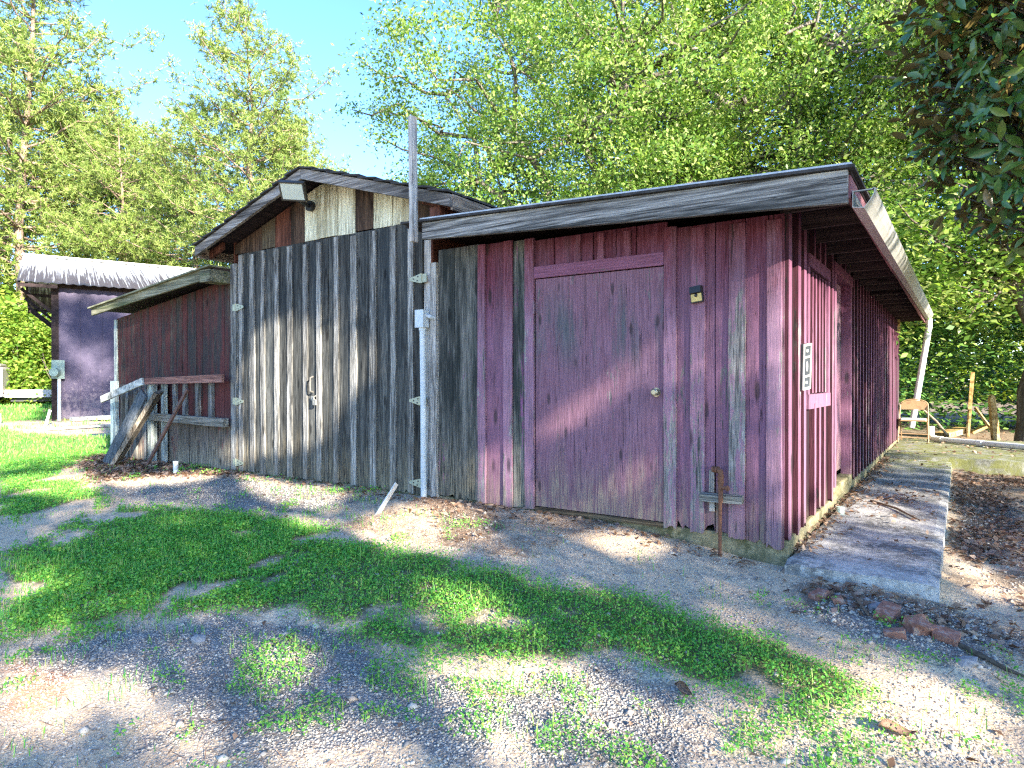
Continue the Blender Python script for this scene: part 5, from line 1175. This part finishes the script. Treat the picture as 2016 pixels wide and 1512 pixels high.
# woods and bushes -----------------------------------------------------------
def foliage_band(name, fn, n, size, mat, seed, up=.3, aspect=.55, label='', kind='stuff', cat='woods'):
    r = np.random.default_rng(seed); P = fn(r, n); S = size*(.6+.8*r.random(len(P))); V, F = leaf_quads(P, S, r, up, .15, aspect, .06)
    o = link(name, np_mesh(name, V, F), mat); return tag(o, label, cat, kind=kind)
def wood_right(r, n):
    c = np.stack([r.uniform(-6, 15, n//45), 19.6+5.5*r.random(n//45)**1.3, 0*r.random(n//45)], 1); c[:, 2] = .3+6.2*r.random(n//45)**.9
    c[:, 1] -= 1.2*(fbm(c[:, 0]*.5, c[:, 2]*.6)-.5)*3
    ok = fbm(c[:, 0]*.6+4, c[:, 2]*.8+c[:, 1]*.2) > .34; c = c[ok]
    return np.repeat(c, 45, 0)+r.normal(size=(len(c)*45, 3))*np.array([.5, .4, .16])
foliage_band('undergrowth', wood_right, 120000, .17, M['wood_leaf'], 51, .7, label='dense dark green woodland beyond the patio')
def wood_back(r, n):
    m = n//40; a = r.uniform(-1.52, .45, m); d = r.uniform(46, 62, m); x = d*np.sin(a); y = d*np.cos(a)
    z = .3+r.random(m)**1.2*(4.5+5*fbm(a*9, a*0+3)); c = np.stack([x, y, z], 1)
    return np.repeat(c, 40, 0)+r.normal(size=(m*40, 3))*np.array([.9, .9, .45])
foliage_band('far_woods', wood_back, 130000, .42, M['bush_leaf'], 52, .4, label='far line of woods closing the view behind the trees')
def bush_mesh(seed, R_, Hh, ncl, per, leaf):
    r = np.random.default_rng(seed); C = []
    while len(C) < ncl:
        p = r.normal(size=3); p /= np.linalg.norm(p); p *= r.random()**.4; p[2] = abs(p[2])
        if fbm(np.array([p[0]*2.5+seed]), np.array([p[1]*2.5+p[2]*2.5]))[0] < .36: continue
        C.append([p[0]*R_, p[1]*R_, p[2]*Hh*(1+.2*math.sin(p[0]*6+seed))])
    C = np.array(C); mb = MB()
    for i in r.choice(len(C), 26, replace=False): mb.tube(wiggle((0, 0, -.1), C[i], 3, .06, r), [.05, .04, .025, .012], 5, cap=False)
    P, S = leaves_at(C, per, .32, leaf, r); V, F = leaf_quads(P, S, r, .3, .2, .55, .05)
    return mb.mesh('bush_stems', True), np_mesh('bush_crown', V, F)
bA, bB = bush_mesh(61, 2.6, 5.2, 210, 60, .22), bush_mesh(62, 2.2, 3.4, 170, 60, .20)
bushes = [(-42.4, 14.2, bA, 1.1, 0, 'bright green bush at the far left above the trailer'), (-40.6, 15.6, bA, 1.0, 1.5, 'bright green bush at the far left beside the far shed wall'), (-44.5, 21.5, bB, 1.2, .4, 'bush behind the far shed, left of the thin stems'),
          (-39.0, 23.0, bB, 1.3, 2.2, 'bush behind the far shed roof, below the thin stems'), (-34.5, 25.5, bA, .9, 3.1, 'bush in the pine stand between the far shed and the gable'), (-45.2, 13.2, bA, 1.35, 2.7, 'tallest bush at the far left, behind the other two'),
          (-29.5, 27.0, bA, .9, 5.2, 'bush beneath the tall pointed pine')]
for x, y, m_, s, rz, l in bushes: tree_obj('leafy_bush', (x, y, .25), m_[0], m_[1], M['bark_dark'], M['bush_leaf'], l, 'bushes at the edge of the pines', 'bush', rz, s)

# unseen shade trees behind the photographer, crowns cut to let sun reach chosen patches ------------
def hit(P):
    """where the ray from P away from the sun lands: returns kind (0 ground, 1 front wall, 2 side wall) and two coordinates"""
    S = SUN; s1 = (P[:, 1]-YF)/S[1]; s1 = np.where(s1 > 0, s1, 1e9); xw = P[:, 0]-S[0]*s1; zw = P[:, 2]-S[2]*s1
    f = (xw < XS) & (xw > -11) & (zw > .3) & (zw < 4)
    s2 = (P[:, 0]-XS)/S[0]; yw = P[:, 1]-S[1]*s2; z2 = P[:, 2]-S[2]*s2; sd = (yw > YF) & (yw < YE) & (z2 > .3) & (z2 < 2.85) & (s2 > 0)
    zg = .22
    for _ in range(5):
        s0 = (P[:, 2]-zg)/S[2]; gx_, gy_ = P[:, 0]-S[0]*s0, P[:, 1]-S[1]*s0; zg = H0(gx_, gy_)
    k = np.where(sd, 2, np.where(f, 1, 0)); a = np.where(sd, yw, np.where(f, xw, gx_)); b_ = np.where(sd, z2, np.where(f, zw, gy_))
    return k, a, b_
def lit(P):
    k, a, b_ = hit(P); L = np.zeros(len(P), bool)
    for pl_ in GP['lit']: L |= (k == 0) & inpoly(a, b_, pl_)
    for pl_ in FLIT: L |= (k == 1) & inpoly(a, b_, pl_)
    sw = (k == 2) & (a < 7.3) & (b_ > .5) & (b_ < 2.45) & (fbm(a*1.7+3, b_*1.2+8) > .45)
    L |= sw | ((k == 2) & (a > 13.2))
    L |= (k == 0) & (a < -11.5) & (a > -19)
    return L
def shade_tree(seed, smin, smax, ncl, per, label, base, far=False):
    r = np.random.default_rng(seed); n = ncl
    kind = r.random(n); T = np.zeros((n, 3))
    T[:, 0] = r.uniform(-11.2, 1.6, n); T[:, 1] = r.uniform(.3, 5, n); T[:, 2] = .2
    u_ = (kind > .42) & (kind < .56); T[u_, 0] = r.uniform(-1.2, 3.2, u_.sum()); T[u_, 1] = r.uniform(4.8, 12, u_.sum()); T[u_ & (fbm(T[:, 0]*1.1, T[:, 1]*1.1+5) > .56), 0] = -8
    w = kind < .38; T[w, 1] = YF; T[w, 0] = r.uniform(-11.2, -1, w.sum()); T[w, 2] = r.uniform(.3, 4.1, w.sum())
    v = kind > .86; T[v, 0] = XS; T[v, 1] = r.uniform(7.8, 13, v.sum()); T[v, 2] = r.uniform(.3, 2.8, v.sum())
    if far:   # unseen tree added to shade the wall of the far shed
        f = r.uniform(-.6, 8, n); T = np.stack([-23.4+.355*f, 8.9+.935*f, r.uniform(.4, 4.3, n)], 1); T = T[fbm(f*.9+2, T[:, 2]*.9) < .62]; n = len(T)
    s = r.uniform(smin, smax, n); C = T+SUN[None]*s[:, None]
    C = C[C[:, 2] > 2.6]; C = C[C[:, 0] > 4.5]
    P, S = leaves_at(C, per, .30, .16, r); 
    L = lit(P) & (not far); L &= r.random(len(P)) > .006  # leaves that would shade the chosen sunlit patches are cut away
    P, S = P[~L], S[~L]; V, F = leaf_quads(P, S, r, .1, .3, .55, .04)
    bx, by = base; mb = MB(); fk = np.array([bx, by, 3.2]); mb.tube(wiggle((bx, by, -.2), fk, 4, .02, r), [.34, .28, .26, .24, .22], 10)
    for i in r.choice(len(C), min(170, len(C)), replace=False): 
        pts = [q_ for q_ in wiggle(fk, C[i], 4, .05, r)]
        dn = np.concatenate([pts[j][None]+(pts[j+1]-pts[j])[None]*np.linspace(0, 1, 24)[:, None] for j in range(4)])
        if lit(dn).any() or lit(dn+np.array([0, 0, .08])).any() or lit(dn-np.array([0, 0, .08])).any(): continue
        mb.tube(pts, [.08, .06, .045, .03, .015], 5, cap=False)
    off_ = np.array([bx, by, 0.]); V = V-off_; me = mb.mesh('shade_trunk', True); me.transform(Matrix.Translation((-bx, -by, 0)))
    return tree_obj('shade_tree', (bx, by, 0), me, np_mesh('shade_crown', V, F), M['bark_oak'], M['oak_leaf'], label, 'trees behind the viewpoint')
shade_tree(71, 16, 21, 600, 45, 'unseen leafy tree behind the viewpoint, crown cut to dapple the light, nearer the shed', (13.5, -4.8))
shade_tree(72, 21, 27, 600, 45, 'unseen leafy tree behind the viewpoint, crown cut to dapple the light, farther from the shed', (19.5, -7.6))
shade_tree(73, 38, 45, 420, 62, 'unseen tall leafy tree far behind the viewpoint, added to shade the far shed', (17.0, -8.5), True)

# ------------------------------------------------------------------ light, sky, camera
W = bpy.data.worlds.new('World'); SC.world = W; W.use_nodes = True
nt = W.node_tree; bg = nt.nodes['Background']; sky = nt.nodes.new('ShaderNodeTexSky'); sky.sky_type = 'NISHITA'; sky.sun_disc = False
sky.sun_elevation = SUN_EL; sky.sun_rotation = SUN_AZ; sky.altitude = 900; sky.air_density = 1.0; sky.dust_density = .1; sky.ozone_density = 3.0
hsv = nt.nodes.new('ShaderNodeHueSaturation'); hsv.inputs['Saturation'].default_value = 1.15; hsv.inputs['Hue'].default_value = .509; hsv.inputs['Value'].default_value = .72
nt.links.new(sky.outputs[0], hsv.inputs['Color']); nt.links.new(hsv.outputs[0], bg.inputs['Color']); bg.inputs['Strength'].default_value = .13
sl_ = bpy.data.lights.new('sun', 'SUN'); sl_.energy = 3.3; sl_.angle = R(.53); sl_.color = (1, .92, .80)
so = bpy.data.objects.new('sun', sl_); COL.objects.link(so); so.rotation_euler = Vector(SUN).to_track_quat('Z', 'Y').to_euler(); so.location = (20, -8, 12)
cam = bpy.data.cameras.new('camera'); co = bpy.data.objects.new('camera', cam); COL.objects.link(co); SC.camera = co
co.location = (0, 0, CAM_Z); co.rotation_euler = (R(90-.27), 0, R(34.4)); cam.sensor_width = 36; cam.lens = 1288/2016*36; cam.clip_start = .05; cam.clip_end = 3000
SC.view_settings.view_transform = 'Standard'; SC.view_settings.look = 'None'; SC.view_settings.gamma = 1; SC.view_settings.exposure = 2.9
SC.cycles.use_denoising = False; SC.cycles.use_adaptive_sampling = False; SC.cycles.sample_clamp_indirect = 4; SC.cycles.pixel_filter_type = "BLACKMAN_HARRIS"; SC.cycles.filter_width = 1.3; SC.cycles.max_bounces = 6; SC.cycles.transparent_max_bounces = 4
